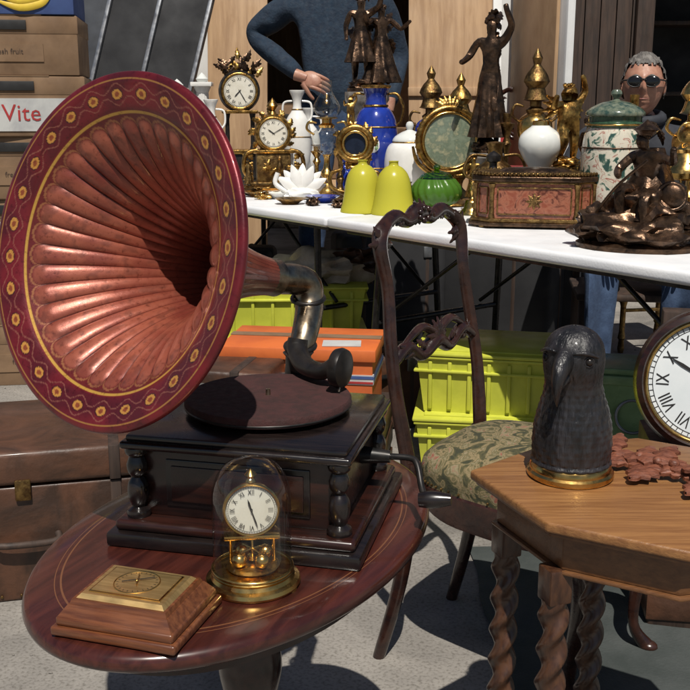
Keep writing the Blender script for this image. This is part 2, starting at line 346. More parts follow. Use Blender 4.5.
# horn
M0=Vector((-.277,1.160,.953));T0=Vector((-.100,1.400,.882))
ax=(T0-M0);Lh=ax.length;ax.normalize()
q=ax.to_track_quat('Z','Y').to_matrix().to_4x4()
prof=[(.2035,.008),(.2062,.004),(.205,.000),(.198,-.001),(.186,.002),(.172,.007),(.164,.012),(.150,.022),(.132,.038),(.112,.059),(.092,.086),(.073,.120),(.055,.163),(.040,.214),(.030,.258),(.024,Lh)]
NF=36;pr=cat(prof,11);NA=NF*22;HS=1.02
vs=[];cols=[];fs=[];Rm=.2055
def mixc(a,b_,t): t=max(0,min(1,t)); return tuple(a[i]*(1-t)+b_[i]*t for i in range(3))
def sm(e0,e1,x_): t=max(0,min(1,(x_-e0)/(e1-e0))); return t*t*(3-2*t)
for i,(r,z) in enumerate(pr):
    rho=r/Rm; front=i>=14
    for j in range(NA):
        a=2*pi*j/NA; ph=(a*NF/(2*pi))%1*2-1
        rr,zz=r,z; cx_,cy_=math.cos(a),math.sin(a)
        nz=noise.noise((cx_*r*26,cy_*r*26,z*26)); nz2=noise.noise((cx_*r*230,cy_*r*230,z*130)); nz3=noise.noise((cx_*r*80+9,cy_*r*80,z*60))
        c=(.15,.010,.014)
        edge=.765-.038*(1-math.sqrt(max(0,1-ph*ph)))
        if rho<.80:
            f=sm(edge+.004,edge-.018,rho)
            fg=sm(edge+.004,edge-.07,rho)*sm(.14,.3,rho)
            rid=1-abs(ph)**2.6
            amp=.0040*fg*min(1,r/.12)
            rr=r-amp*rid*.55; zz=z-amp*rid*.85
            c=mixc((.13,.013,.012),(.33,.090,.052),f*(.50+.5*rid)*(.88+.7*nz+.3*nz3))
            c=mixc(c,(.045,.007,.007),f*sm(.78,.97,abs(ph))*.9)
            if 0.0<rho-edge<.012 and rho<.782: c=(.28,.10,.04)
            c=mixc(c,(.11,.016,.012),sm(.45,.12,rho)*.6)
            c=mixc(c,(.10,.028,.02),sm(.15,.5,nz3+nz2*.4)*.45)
        if .792<rho<.806: c=(.50,.28,.05)
        if .813<=rho and front:
            nd_=28; p2=(a*nd_/(2*pi))%1-.5; dx=p2*2*pi*.885*Rm/nd_; dy=(rho-.888)*Rm
            c=mixc((.17,.010,.015),(.09,.007,.011),nz*1.6+.5)
            d=math.hypot(dx/.0080,dy/.0052)
            if d<1: c=(.54,.25,.05)
            if d<.5: c=(.26,.06,.02)
            if 1<=d<1.2: c=(.05,.007,.009)
            if d>1.35:
                w=math.cos(p2*2*pi)*.022
                if abs(abs(rho-.888)-.034-w)<.0035: c=mixc(c,(.36,.14,.09),.5)
            if .962<rho<.970: c=(.36,.16,.04)
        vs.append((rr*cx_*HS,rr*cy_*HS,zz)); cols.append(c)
for i in range(len(pr)-1):
    for j in range(NA): fs.append((i*NA+j,(i+1)*NA+j,(i+1)*NA+(j+1)%NA,i*NA+(j+1)%NA))
me=bpy.data.meshes.new('horn');me.from_pydata(vs,[],fs)
at=me.color_attributes.new('paint','FLOAT_COLOR','POINT')
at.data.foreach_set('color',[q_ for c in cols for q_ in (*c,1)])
me.polygons.foreach_set('use_smooth',[True]*len(fs))
hm,nt,b=base('painted_horn');vc=nt.nodes.new('ShaderNodeVertexColor');vc.layer_name='paint'
tn=nt.nodes.new('ShaderNodeTexNoise');tn.inputs['Scale'].default_value=160;tn.inputs['Detail'].default_value=7;tn.inputs['Roughness'].default_value=.7;to=nt.nodes.new('ShaderNodeTexCoord');nt.links.new(to.outputs['Object'],tn.inputs[0])
rw=nt.nodes.new('ShaderNodeValToRGB');rw.color_ramp.elements[0].position=.34;rw.color_ramp.elements[0].color=(.35,.25,.22,1);rw.color_ramp.elements[1].position=.46;rw.color_ramp.elements[1].color=(1,1,1,1);nt.links.new(tn.outputs[0],rw.inputs[0])
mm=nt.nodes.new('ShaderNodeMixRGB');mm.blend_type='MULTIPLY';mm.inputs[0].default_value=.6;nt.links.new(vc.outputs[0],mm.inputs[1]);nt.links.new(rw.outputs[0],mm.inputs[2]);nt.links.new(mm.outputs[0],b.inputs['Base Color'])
mr=nt.nodes.new('ShaderNodeMapRange');mr.inputs[3].default_value=.24;mr.inputs[4].default_value=.48;nt.links.new(tn.outputs[0],mr.inputs[0]);nt.links.new(mr.outputs[0],b.inputs['Roughness'])
bn=nt.nodes.new('ShaderNodeBump');bn.inputs['Strength'].default_value=.2;bn.inputs['Distance'].default_value=.0015;nt.links.new(tn.outputs[0],bn.inputs['Height']);nt.links.new(bn.outputs[0],b.inputs['Normal'])
b.inputs['Coat Weight'].default_value=.35;b.inputs['Metallic'].default_value=.3
me.materials.append(hm);ho=bpy.data.objects.new('horn',me);col.objects.link(ho);ho.matrix_world=Tr(*M0)@q;ho.parent=gr
sd=ho.modifiers.new('s','SOLIDIFY');sd.thickness=.0014;sd.offset=1
x=B();t=T0
p=lambda k:tuple(T0+ax*k)
x.tube([p(-.035),p(-.01),p(.0)],[.0275,.0265,.027],nickel,n=28,sub=2)
x.tube([p(-.006),p(.012),(-.058,1.44,.868),(-.052,1.435,.835),(-.058,1.40,.80),(-.066,1.385,.775)],[.0225,.0225,.022,.021,.019,.017],nickel,n=24)
for k,pp in enumerate(((-.054,1.437,.845),(-.064,1.39,.785))):
    x.torus(.023-.002*k,.0035,blackmetal,Tr(*pp)@Ro(12,'X'),n=32)
x.lathe([(.03,.735),(.03,.741),(.02,.745),(.018,.775),(.022,.78),(.0,.782)],blackmetal,loc=(-.066,1.372,0),n=28)
x.tube([(-.066,1.372,.80),(-.067,1.365,.785),(-.055,1.33,.772),(-.03,1.29,.774),(-.012,1.275,.79),(-.008,1.272,.80)],[.014,.015,.0135,.0115,.010,.009],blackmetal,n=18)
x.lathe([(0,-.009),(.018,-.009),(.025,-.007),(.027,0),(.025,.006),(.015,.009),(0,.009)],blackmetal,loc=(-.006,1.262,.786),M=Ro(90,'X')@Ro(62,'Y'),n=32)
x.torus(.0245,.002,nickel,Tr(-.006,1.262,.786)@Ro(90,'X')@Ro(62,'Y'))
x.tube([(-.006,1.255,.768),(-.008,1.25,.757)],.0016,nickel,sub=1)
x.tube([(-.045,1.335,.66),(-.045,1.36,.66),(-.06,1.375,.70),(-.066,1.374,.735)],.009,blackmetal)
x.obj('tonearm_and_elbow',parent=gr)
# ---------------------------------------------------------------- dome clock
x=B()
x.lathe([(0,0),(.052,0),(.0535,.003),(.052,.007),(.047,.009),(.045,.013),(.0465,.016),(.044,.018),(0,.0185)],brass,n=64)
x.lathe([(.0435,.017),(.0435,.045),(.0435,.098),(.042,.113),(.037,.127),(.028,.138),(.016,.1445),(.006,.1465),(0,.147)],glass,n=64,smooth=2)
x.torus(.0442,.0022,brass,Tr(0,0,.0185),n=64)
for sx in(-1,1): x.lathe([(0,.018),(.0035,.018),(.002,.022),(.002,.048),(.003,.05),(.002,.053),(0,.055)],brass,loc=(sx*.024,.004,0),n=14)
x.box((.062,.014,.005),(0,.006,.0525),brass,bev=.001)
x.box((.03,.014,.04),(0,.012,.078),brass,bev=.002)
x.lathe([(.0305,0),(.0315,-.003),(.030,-.005),(.0285,-.0045)],brass,loc=(0,-.001,.087),M=Ro(90,'X')@Sc(1,1,-1),n=56)
x.lathe([(.0305,.001),(.0305,-.004),(0,-.004)],brass,loc=(0,.001,.087),M=Ro(90,'X')@Sc(1,1,-1),n=56)
dial(x,.0285,Tr(0,-.0035,.087),h=11,mn=27)
x.lathe([(0,.119),(.006,.119),(.004,.123),(.007,.127),(.003,.132),(0,.134)],brass,n=18)
x.tube([(0,.006,.11),(0,.006,.12)],.004,brass,sub=1)
x.lathe([(0,.052),(.0012,.05),(.0012,.03),(.006,.032),(.0065,.028),(.002,.025),(0,.024)],brass,n=16)
for k in range(4):
    a=R(35+90*k);c_=(.018*math.cos(a),.018*math.sin(a),.031)
    x.tube([(0,0,.040),(c_[0],c_[1],.039)],.0011,brass,sub=1,n=8);x.tube([(c_[0],c_[1],.039),c_],.001,brass,sub=1,n=8);x.ell(c_,(.0085,.0085,.0085),brass,3)
x.lathe([(0,.0186),(.028,.0186),(.03,.021),(.026,.023),(0,.0235)],gilt,n=40)
for k in range(3):
    a=R(90+120*k);x.lathe([(0,-.001),(.006,-.001),(.006,.002),(0,.002)],brass,loc=(.048*math.cos(a),.048*math.sin(a),0),n=14)
x.obj('glass_dome_clock',(-.103,1.028,.601),6)
# ---------------------------------------------------------------- barometer
x=B()
x.box((.138,.114,.010),(0,0,.005),walnut,bev=.0025,seg=3)
x.box((.130,.106,.010),(0,0,.0145),walnut,bev=.003,seg=3)
def frust(b,w0,d0,w1,d1,z0,z1,m):
    vs=[(sx*w*.5,sy*d*.5,z) for (w,d,z) in((w0,d0,z0),(w1,d1,z1)) for sx,sy in((-1,-1),(1,-1),(1,1),(-1,1))]
    b.add(vs,[(0,3,2,1),(4,5,6,7),(0,1,5,4),(1,2,6,5),(2,3,7,6),(3,0,4,7)],m)
frust(x,.126,.102,.110,.086,.0193,.030,walnut)
frust(x,.108,.084,.104,.080,.030,.0350,walnut)
plate=mat('brushed_brass_plate',(.62,.42,.18),(.46,.30,.12),rough=.42,metal=.8,scale=18,stretch=(1,14,1))
frust(x,.098,.074,.090,.066,.0350,.0390,plate)
x.box((.080,.056,.0012),(0,0,.0395),brass,bev=.0004)
x.box((.076,.052,.0012),(0,0,.0402),plate,bev=.0004)
x.torus(.0235,.0007,brass,Tr(0,0,.0413),n=56,k=6)
x.lathe([(.023,.0412),(0,.0413)],plate,n=48)
for k in range(24):
    x.add([(-.0003,.019,.0417),(.0003,.019,.0417),(.0003,.0215,.0417),(-.0003,.0215,.0417)],[(0,1,2,3)],inkm,Ro(15*k,'Z'))
x.box((.0010,.034,.0006),(.0,.003,.0432),inkm,rot=(0,0,-58),bev=0);x.box((.0008,.026,.0006),(.0,.002,.0440),brass,rot=(0,0,20),bev=0);x.ell((0,0,.0435),(.002,.002,.0012),brass,2)
x.obj('desk_barometer',(-.214,.944,.601),-17)
# ---------------------------------------------------------------- octagonal table
x=B();cx,cy=.43,1.31
P8=[(.183,1.382),(.258,1.193),(.414,1.105),(.575,1.14),(.665,1.27),(.63,1.43),(.47,1.53),(.30,1.485)]
P8=[(a-cx,c-cy) for a,c in P8]
ins=lambda k:[(a*k,c*k) for a,c in P8]
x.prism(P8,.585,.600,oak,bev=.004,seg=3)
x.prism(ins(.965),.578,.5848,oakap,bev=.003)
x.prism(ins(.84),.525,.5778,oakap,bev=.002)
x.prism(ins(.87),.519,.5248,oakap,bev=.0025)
def twist(b,loc,h0,h1,r,m,turn):
    n=24;k=130;vs=[];fs=[]
    for i in range(k+1):
        u=i/k;z=h0+(h1-h0)*u;e=sm(0,.06,u)*sm(1,.94,u)
        for j in range(n):
            a=2*pi*j/n; rr=r*(1+e*.27*(1-2*abs(math.sin(a-turn*z))**1.6))*(1-.02*e)
            vs.append((rr*math.cos(a),rr*math.sin(a),z))
    for i in range(k):
        for j in range(n): fs.append((i*n+j,i*n+(j+1)%n,(i+1)*n+(j+1)%n,(i+1)*n+j))
    b.add(vs,fs,m,Tr(*loc))
legs=[(.238,1.365),(.280,1.222),(.392,1.448),(.56,1.21),(.585,1.39)]
for lx,ly in legs:
    lx-=cx;ly-=cy
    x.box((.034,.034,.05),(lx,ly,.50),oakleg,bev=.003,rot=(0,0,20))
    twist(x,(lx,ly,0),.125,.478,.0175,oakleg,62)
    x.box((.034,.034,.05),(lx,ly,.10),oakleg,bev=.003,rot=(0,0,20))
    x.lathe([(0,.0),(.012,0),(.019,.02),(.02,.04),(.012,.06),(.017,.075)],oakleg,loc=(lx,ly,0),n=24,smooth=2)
for a,c in((0,1),(0,2),(1,3),(2,4),(3,4)):
    p1=Vector((legs[a][0]-cx,legs[a][1]-cy,.10));p2=Vector((legs[c][0]-cx,legs[c][1]-cy,.10))
    d=p2-p1;x.box((d.length,.02,.02),tuple((p1+p2)/2),oakleg,rot=(0,0,math.degrees(math.atan2(d.y,d.x))),bev=.002)
x.obj('octagonal_table',(cx,cy,0))
# ---------------------------------------------------------------- bird bust
x=B()
x.lathe([(0,0),(.060,0),(.062,.003),(.0615,.008),(.058,.011),(.0575,.018),(.055,.021),(0,.022)],brass,n=64)
BP=cat([(.0,.020),(.052,.0205),(.0545,.03),(.0555,.05),(.0545,.072),(.051,.092),(.0455,.112),(.0405,.130),(.0405,.146),(.0435,.163),(.0445,.180),(.0405,.198),(.030,.212),(.015,.220),(.0,.223)],7)
n=132;vs=[];fs=[]
for i,(r,z) in enumerate(BP):
    r=max(r,.0001)
    for j in range(n):
        a=2*pi*j/n
        fz=sm(.15,.13,z)
        row=z/.010; of=.5*(int(row)%2); fe=(row%1); nfz=22
        ph=((a*nfz/(2*pi))+of)%1*2-1
        sc=fz*.0017*(1-abs(ph)**2)*(1-fe*.9)
        hs=(1-fz)*.0006*math.sin(a*46+9*math.sin(z*170))
        rr=r+sc+hs
        xx=rr*math.cos(a)*(1-.05*sm(.13,.17,z)); yy=rr*math.sin(a)-.012*sm(.09,.18,z)
        d=Vector((abs(xx)-.030,yy+.036,z-.180)); e=math.exp(-d.length_squared/.00010)
        xx*=1-.10*e; yy*=1-.06*e
        d=Vector((abs(xx)-.026,yy+.042,z-.192)); e=math.exp(-d.length_squared/.00006); yy-=.003*e
        vs.append((xx,yy,z))
for i in range(len(BP)-1):
    for j in range(n): fs.append((i*n+j,i*n+(j+1)%n,(i+1)*n+(j+1)%n,(i+1)*n+j))
x.add(vs,fs,birdm)
x.tube([(0,-.030,.178),(0,-.048,.180),(0,-.066,.173),(0,-.078,.157),(0,-.080,.139),(0,-.076,.122)],[.021,.0195,.016,.0115,.0065,.0012],birdm,n=20,flat=.72,up=(1,0,0))
x.tube([(0,-.035,.160),(0,-.052,.155),(0,-.066,.145)],[.014,.011,.004],birdm,n=16,flat=.8,up=(1,0,0))
for sx in(-1,1):
    x.ell((sx*.0300,-.0405,.180),(.0055,.0045,.0055),blackmetal,3); x.torus(.0066,.0014,birdm,Tr(sx*.0302,-.0415,.180)@Ro(sx*40,'Z')@Ro(90,'X'),n=24)
    x.tube([(sx*.012,-.054,.192),(sx*.027,-.048,.193),(sx*.040,-.032,.186)],[.002,.0032,.002],birdm)
x.obj('bird_bust',(.325,1.362,.601),-30)
# ---------------------------------------------------------------- carved leaves on table
x=B()
for i in range(17):
    bx=.385+.013*i; by=1.415-.012*i
    a=R(random.uniform(-60,80)); d=(math.cos(a),math.sin(a),.22)
    x.leaf((bx,by,.612+random.uniform(0,.016)),d,(0,0,1),random.uniform(.055,.09),random.uniform(.03,.045),carve,bend=.22,serr=.28,t=.005)
    a+=pi*.9;d=(math.cos(a),math.sin(a),.22)
    x.leaf((bx,by,.612),d,(0,0,1),.06,.035,carve,bend=.2,serr=.28,t=.005)
x.tube([(.37,1.43,.607),(.45,1.36,.612),(.55,1.29,.61),(.62,1.22,.608)],[.004,.007,.007,.005],carve)
for i in range(8): x.ell((.43+.02*i,1.375-.018*i+random.uniform(-.01,.01),.622),(.008,.008,.007),carve,2)
x.obj('carved_leaf_ornament')
# ---------------------------------------------------------------- chair
def chair(name,loc,rz,seatm):
    x=B()
    bpmod=lambda a,u:1+.12*math.cos(3*a)
    for sx in(-1,1):
        x.tube([(sx*.145,.01,.40),(sx*.155,.02,.48),(sx*.165,.035,.58),(sx*.160,.052,.68),(sx*.150,.066,.78),(sx*.158,.078,.85),(sx*.150,.084,.880),(sx*.125,.088,.897)],[.015,.0145,.013,.0125,.012,.0135,.015,.013],chairwood,n=14,mod=bpmod)
        x.tube([(sx*.145,.01,.44),(sx*.145,.012,.34),(sx*.148,.03,.18),(sx*.155,.075,.0)],[.019,.019,.015,.013],chairwood,n=12)
        x.tube([(sx*.175,-.345,.39),(sx*.198,-.375,.335),(sx*.195,-.372,.26),(sx*.176,-.35,.15),(sx*.174,-.348,.06),(sx*.19,-.372,.012)],[.022,.027,.021,.014,.011,.016],chairwood,n=14)
        x.ell((sx*.19,-.376,.012),(.018,.022,.012),chairwood,2)
        for k in range(4): x.leaf((sx*.19,-.38,.37-.01*k),(sx*(k-1.5)*.25,-.3,-1),(0,-1,0),.06,.028,chairwood,bend=-.1)
        for k in range(5): x.leaf((sx*.150,.076,.865),(sx*(math.cos(k*.9)),-.15,math.sin(k*1.1)),(0,-1,0),.04,.02,chairwood,bend=.3)
    x.tube([(-.135,.088,.892),(-.09,.09,.910),(-.045,.09,.897),(0,.09,.912),(.045,.09,.897),(.09,.09,.910),(.135,.088,.892)],[.013,.014,.014,.019,.014,.014,.013],chairwood,n=12)
    for k in range(11):
        a=R(-15+21*k); x.leaf((0,.078,.902),(math.cos(a),-.1,math.sin(a)*.6),(0,-1,.1),.034,.024,chairwood,bend=.5)
    for k in range(6):
        for sx in(-1,1): x.leaf((sx*(.03+.017*k),.08,.902),(sx,-.1,.35*math.cos(k*2)),(0,-1,.2),.032,.016,chairwood,bend=.2)
    for k in range(7): x.ell((.02*math.cos(k*.9),.074,.908+.012*math.sin(k*.9)),(.007,.006,.007),chairwood,2)
    x.tube([(-.163,.046,.635),(-.11,.045,.66),(-.055,.044,.632),(0,.044,.655),(.055,.044,.632),(.11,.045,.66),(.163,.046,.635)],[.012,.013,.012,.017,.012,.013,.012],chairwood,n=12)
    x.tube([(-.13,.046,.66),(-.06,.044,.69),(0,.044,.672),(.06,.044,.69),(.13,.046,.66)],[.005,.009,.01,.009,.005],chairwood)
    for k in range(9):
        a=R(-20+27*k); x.leaf((0,.034,.662),(math.cos(a),-.1,math.sin(a)),(0,-1,0),.04,.02,chairwood,bend=.3)
        for sx in(-1,1):
            if k<5: x.leaf((sx*(.05+.02*k),.036,.65),(sx,-.1,.6*math.cos(k*2.1)),(0,-1,0),.036,.018,chairwood,bend=.2)
    def sh(u):
        t=u*2*pi; c,s_=math.cos(t),math.sin(t)
        px=abs(c)**.45*(1 if c>0 else -1); py=abs(s_)**.45*(1 if s_>0 else -1)
        w=.155+.045*(1-py)/2
        return px*w,-.175+py*.19
    rings=[(1.0,.385),(1.0,.415),(1.01,.43),(.99,.446),(.93,.458),(.78,.472),(.5,.482),(.2,.485),(0,.486)]
    vs=[];fs=[];n=72
    for k,z in rings:
        for j in range(n):
            a,c=sh(j/n); vs.append((a*k,-.175+(c+.175)*k,z))
    for i in range(len(rings)-1):
        for j in range(n): fs.append((i*n+j,i*n+(j+1)%n,(i+1)*n+(j+1)%n,(i+1)*n+j))
    x.add(vs,fs,seatm)
    vs=[];
    for k,z in((1.0,.35),(1.03,.352),(1.04,.375),(1.025,.398),(1.0,.402)):
        for j in range(n):
            a,c=sh(j/n); dz=.012*math.cos(j/n*2*pi*4) if z<.36 else 0; vs.append((a*k,-.175+(c+.175)*k,z-dz))
    fs=[]
    for i in range(4):
        for j in range(n): fs.append((i*n+j,i*n+(j+1)%n,(i+1)*n+(j+1)%n,(i+1)*n+j))
    x.add(vs,fs,chairwood)
    for j in range(70):
        a,c=sh(j/70); x.ell((a*1.012,-.175+(c+.175)*1.012,.408),(.003,.003,.003),dullgilt,1)
    return x.obj(name,loc,rz)
chair('carved_chair',(.221,1.963,0),55,tapestry)
chair('carved_chair',(1.02,5.9,.30),-20,mat('red_velvet',(.2,.02,.02),rough=.9))
x=B();x.box((.7,.6,.30),(0,0,.15),darkwood);x.obj('wooden_platform',(1.05,5.75,0),-20)
# ---------------------------------------------------------------- white folding tables
dv=Vector((-.602,.798,0));nv=Vector((.798,.602,0));ang=math.degrees(math.atan2(-dv.y,-dv.x))
for k in range(2):
    s0=1.14+1.605*k; c=dv*(s0+.8)+nv*(1.987+.375)
    x=B();x.box((1.6,.75,.035),(0,0,.7325),whiteplastic,bev=.012,seg=4)
    x.box((1.5,.65,.015),(0,0,.705),blackmetal,bev=.002)
    for sx in(-1,1):
        for sy in(-1,1):
            x.tube([(sx*.62,sy*.28,.70),(sx*.66,sy*.30,.015)],.0125,blackmetal,sub=1,n=12);x.tube([(sx*.66,sy*.30,.02),(sx*.66,sy*.30,0)],.016,rubber,sub=1)
        x.tube([(sx*.65,-.29,.2),(sx*.65,.29,.2)],.010,blackmetal,sub=1)
        x.tube([(sx*.64,-.29,.40),(sx*.64,.29,.40)],.010,blackmetal,sub=1)
        for sy in(-1,1): x.tube([(sx*.655,sy*.22,.42),(sx*.25,sy*.2,.70)],.007,blackmetal,sub=1)
    x.obj('folding_table',(c.x,c.y,0),ang)
TZ=.7505
# ---------------------------------------------------------------- statuette helper
DEF=dict(pelvis=(0,0,.95,.125),belly=(0,0,1.1,.115),chest=(0,0,1.3,.14),neck=(0,0,1.48,.055),head=(0,-.015,1.58,.085),htop=(0,0,1.68,.08),
 shL=(-.18,0,1.41,.07),elL=(-.26,.02,1.15,.05),wrL=(-.25,-.08,.93,.034),haL=(-.25,-.12,.86,.035),
 shR=(.18,0,1.41,.07),elR=(.26,.02,1.15,.05),wrR=(.25,-.08,.93,.034),haR=(.25,-.12,.86,.035),
 hipL=(-.1,0,.88,.095),knL=(-.11,-.02,.5,.065),anL=(-.11,0,.1,.042),toL=(-.12,-.15,.035,.035),
 hipR=(.1,0,.88,.095),knR=(.11,-.02,.5,.065),anR=(.11,0,.1,.042),toR=(.12,-.15,.035,.035))
EDG=[('pelvis','belly'),('belly','chest'),('chest','neck'),('neck','head'),('head','htop')]+[(a+s_,b_+s_) for s_ in 'LR' for a,b_ in(('sh','el'),('el','wr'),('wr','ha'),('hip','kn'),('kn','an'),('an','to'))]+[('chest','shL'),('chest','shR'),('pelvis','hipL'),('pelvis','hipR')]
def fig(b,M,m,**kw):
    d=dict(DEF);d.update(kw)
    b.skin(d,EDG,m,'pelvis',M,sub=1)
    h=d['head'];t=d['htop']
    old=b.T; b.T=b.T@M
    for k in range(14):
        a=k*2.4; b.ell((t[0]+.075*math.cos(a),t[1]+.03+.06*math.sin(a),t[2]+.03*math.sin(k)),(.04,.04,.04),m,1)
    b.ell((h[0],h[1]-.085,h[2]+.0),(.018,.03,.03),m,1);b.T=old
def skirt(b,M,m,z0,z1,r0,r1,cx=0,cy=0,fold=9,sw=.2):
    def md(r,z,a):
        u=(z1-z)/(z1-z0); return r*(1+.13*u*math.sin(fold*a+3*z)+.05*math.sin(5*a+z*9)*u),z
    k=10; b.lathe([(r1+(r0-r1)*(1-i/k)**1.0,z0+(z1-z0)*i/k) for i in range(k+1)],m,n=54,M=M@Tr(cx,cy,0),mod=md)
def rock(b,loc,rad,m,seed=1,amp=.35): b.ell(loc,rad,m,4,amp,2.4,seed=seed)
def ped(b,m,r,h,m2=None):
    b.lathe([(0,0),(r*1.25,0),(r*1.25,h*.08),(r*1.05,h*.13),(r*.85,h*.2),(r*.78,h*.5),(r*.85,h*.8),(r*1.05,h*.88),(r*1.2,h*.92),(r*1.2,h),(0,h)],m,n=40)
# bronze seated warrior
x=B()
rock(x,(0,0,.045),(.155,.115,.06),bronze,3,.3); rock(x,(.02,.01,.10),(.10,.08,.07),bronze,5,.35)
rock(x,(-.09,-.03,.06),(.06,.05,.05),bronze,8,.4)
x.lathe([(0,0),(.16,0),(.16,.012),(.145,.02),(0,.02)],bronze,n=48,sy=.75)
fig(x,Tr(.02,.0,-.01)@Sc(.19,.185,.178)@Ro(-20,'Z'),bronze,pelvis=(0,0,.92,.15),hipL=(-.11,-.05,.9,.12),hipR=(.11,-.05,.9,.12),knL=(-.18,-.45,.98,.09),knR=(.16,-.42,.82,.09),anL=(-.16,-.45,.52,.06),anR=(.2,-.40,.38,.06),toL=(-.16,-.6,.46,.045),toR=(.22,-.56,.34,.045),
 belly=(0,-.03,1.1,.15),chest=(0,-.10,1.32,.175),neck=(0,-.17,1.5,.07),head=(-.02,-.22,1.6,.10),htop=(-.02,-.19,1.71,.09),shL=(-.2,-.1,1.42,.09),shR=(.2,-.1,1.42,.09),elL=(-.34,-.25,1.2,.065),wrL=(-.2,-.48,1.14,.05),haL=(-.15,-.54,1.12,.05),elR=(.42,-.12,1.32,.065),wrR=(.5,-.32,1.5,.05),haR=(.52,-.36,1.56,.05))
x.lathe([(.02,.0),(.028,.01),(.034,.014),(.012,.03),(0,.04)],bronze,loc=(.012,-.03,.294),n=24)
for k in range(7): x.leaf((.012+.004*k,-.01+.004*k,.325-.003*k),(.2,.8,.3-.25*k*.4),(0,0,1),.045,.02,bronze,bend=.6)
x.tube([(-.12,-.06,.06),(-.05,-.09,.16),(.03,-.11,.235)],.004,bronze)
x.torus(.035,.006,bronze,Tr(.085,-.035,.14)@Ro(70,'X')@Ro(20,'Y'));x.ell((.085,-.035,.14),(.033,.012,.033),bronze,3)
skirt(x,Tr(.02,.02,0),bronze,.08,.22,.10,.035,fold=7);skirt(x,Tr(.03,.04,0),bronze,.05,.26,.085,.02,fold=9)
for k in range(22):
    a=k*2.1; rr=.8+.25*math.sin(k*5); x.leaf((.115*math.cos(a)*rr,.08*math.sin(a)*rr,.045+.03*(1-rr)),(math.cos(a),math.sin(a),.8),(0,0,1),.05,.028,bronze,bend=.7)
x.obj('bronze_warrior_statue',(.775,2.65,TZ),-25,1.0)
# casket
x=B()
def oct_(w,d,c): return [(-w+c,-d),(w-c,-d),(w,-d+c),(w,d-c),(w-c,d),(-w+c,d),(-w,d-c),(-w,-d+c)]
x.prism(oct_(.20,.125,.06),.006,.018,bronze,bev=.003)
x.prism(oct_(.193,.118,.057),.018,.030,dullgilt,bev=.003)
x.prism(oct_(.180,.105,.052),.030,.135,crimson)
x.prism(oct_(.186,.111,.054),.135,.142,dullgilt,bev=.002)
x.prism(oct_(.193,.118,.057),.142,.158,bronze,bev=.004,seg=3)
x.prism(oct_(.178,.103,.05),.158,.168,dullgilt,bev=.003)
for (a,c),(a2,c2) in zip(oct_(.180,.105,.052),oct_(.180,.105,.052)[1:]+oct_(.180,.105,.052)[:1]):
    x.lathe([(0,.03),(.011,.03),(.008,.045),(.0065,.08),(.008,.12),(.012,.135)],dullgilt,loc=(a,c,0),n=12)
    d=Vector((a2-a,c2-c,0));mid=Vector(((a+a2)/2,(c+c2)/2,.083));nn_=Vector((d.y,-d.x,0)).normalized();an=math.degrees(math.atan2(d.y,d.x));Ld=d.length-.035
    for dz in(-.04,.04): x.box((Ld,.004,.004),tuple(mid+nn_*.002+Vector((0,0,dz))),dullgilt,rot=(0,0,an),bev=.001)
    for sd_ in(-1,1): x.box((.004,.004,.076),tuple(mid+nn_*.002+d.normalized()*sd_*Ld/2),dullgilt,rot=(0,0,an),bev=.001)
    if d.length>.1:
        for k in range(8): x.leaf(tuple(mid+nn_*.003),(d.normalized()*math.cos(k*pi/4)+Vector((0,0,math.sin(k*pi/4)))),nn_,.026,.012,dullgilt,bend=.1)
    n_=int(d.length/.012)
    for k in range(n_):
        pp=Vector((a,c,0))*1.05+d*1.05*(k+.5)/n_; x.ell((pp.x,pp.y,.165),(.006,.006,.007),dullgilt,1)
for sx in(-1,1):
    for sy in(-1,1): x.ell((sx*.15,sy*.09,.006),(.018,.018,.008),dullgilt,2)
x.lathe([(.0,.168),(.06,.168),(.05,.178),(0,.182)],bronze,n=32,sx=1.9,sy=1.1)
x.obj('ornate_casket',(.595,3.17,TZ),-10)
# green bowl
x=B()
rib=lambda r,z,a:(r*(1+.035*math.cos(18*a+z*60)),z)
x.lathe([(0,.0),(.045,0),(.047,.006),(.03,.012),(.035,.02),(.075,.04),(.095,.07),(.092,.10),(.075,.122),(.068,.13),(.064,.128),(.072,.118),(.088,.098),(.09,.07),(.07,.044),(0,.03)],greenbody,n=108,mod=rib,smooth=2)
x.lathe([(.066,.13),(.05,.148),(.02,.158),(.008,.162),(.014,.172),(.008,.182),(0,.184)],gglass,n=64,mod=rib,smooth=2)
x.obj('green_glass_bowl',(.32,3.53,TZ),0,.92)
for px_,py_ in((.062,3.57),(.168,3.50)):
    x=B();pf=[(.076,0),(.077,.004),(.070,.03),(.063,.07),(.058,.105),(.048,.135),(.030,.156),(.017,.163),(.016,.176),(.019,.178)]
    x.lathe(pf,yglass,n=48,smooth=3);x.lathe([(max(.001,r-.003),z) for r,z in pf],yglass,n=48,smooth=3)
    x.obj('yellow_glass_lampshade',(px_,py_,TZ),0,1.02)
# round gilt frame on stand
x=B()
x.lathe([(0,0),(.07,0),(.075,.012),(.05,.022),(.03,.04),(.016,.06),(.022,.08),(.012,.1),(.02,.115),(0,.12)],gilt,n=36,smooth=2)
x.torus(.118,.013,gilt,Tr(0,0,.24)@Ro(90,'X'),n=64);x.torus(.102,.006,brass,Tr(0,-.006,.24)@Ro(90,'X'),n=64)
x.lathe([(0,0),(.10,0),(.10,.008),(0,.008)],mat('foxed_glass_picture',(.26,.30,.22),(.44,.41,.27),rough=.15,scale=30,c3=(.18,.22,.16)),loc=(0,.004,.24),M=Ro(90,'X'),n=48)
x.lathe([(.10,0),(.08,-.008),(.04,-.014),(0,-.016)],glass,loc=(0,-.002,.24),M=Ro(90,'X')@Sc(1,1,-1),n=48)
for k in range(36):
    a=k*pi/18; x.ell((.128*math.cos(a),0,.24+.128*math.sin(a)),(.006,.006,.006),gilt,1)
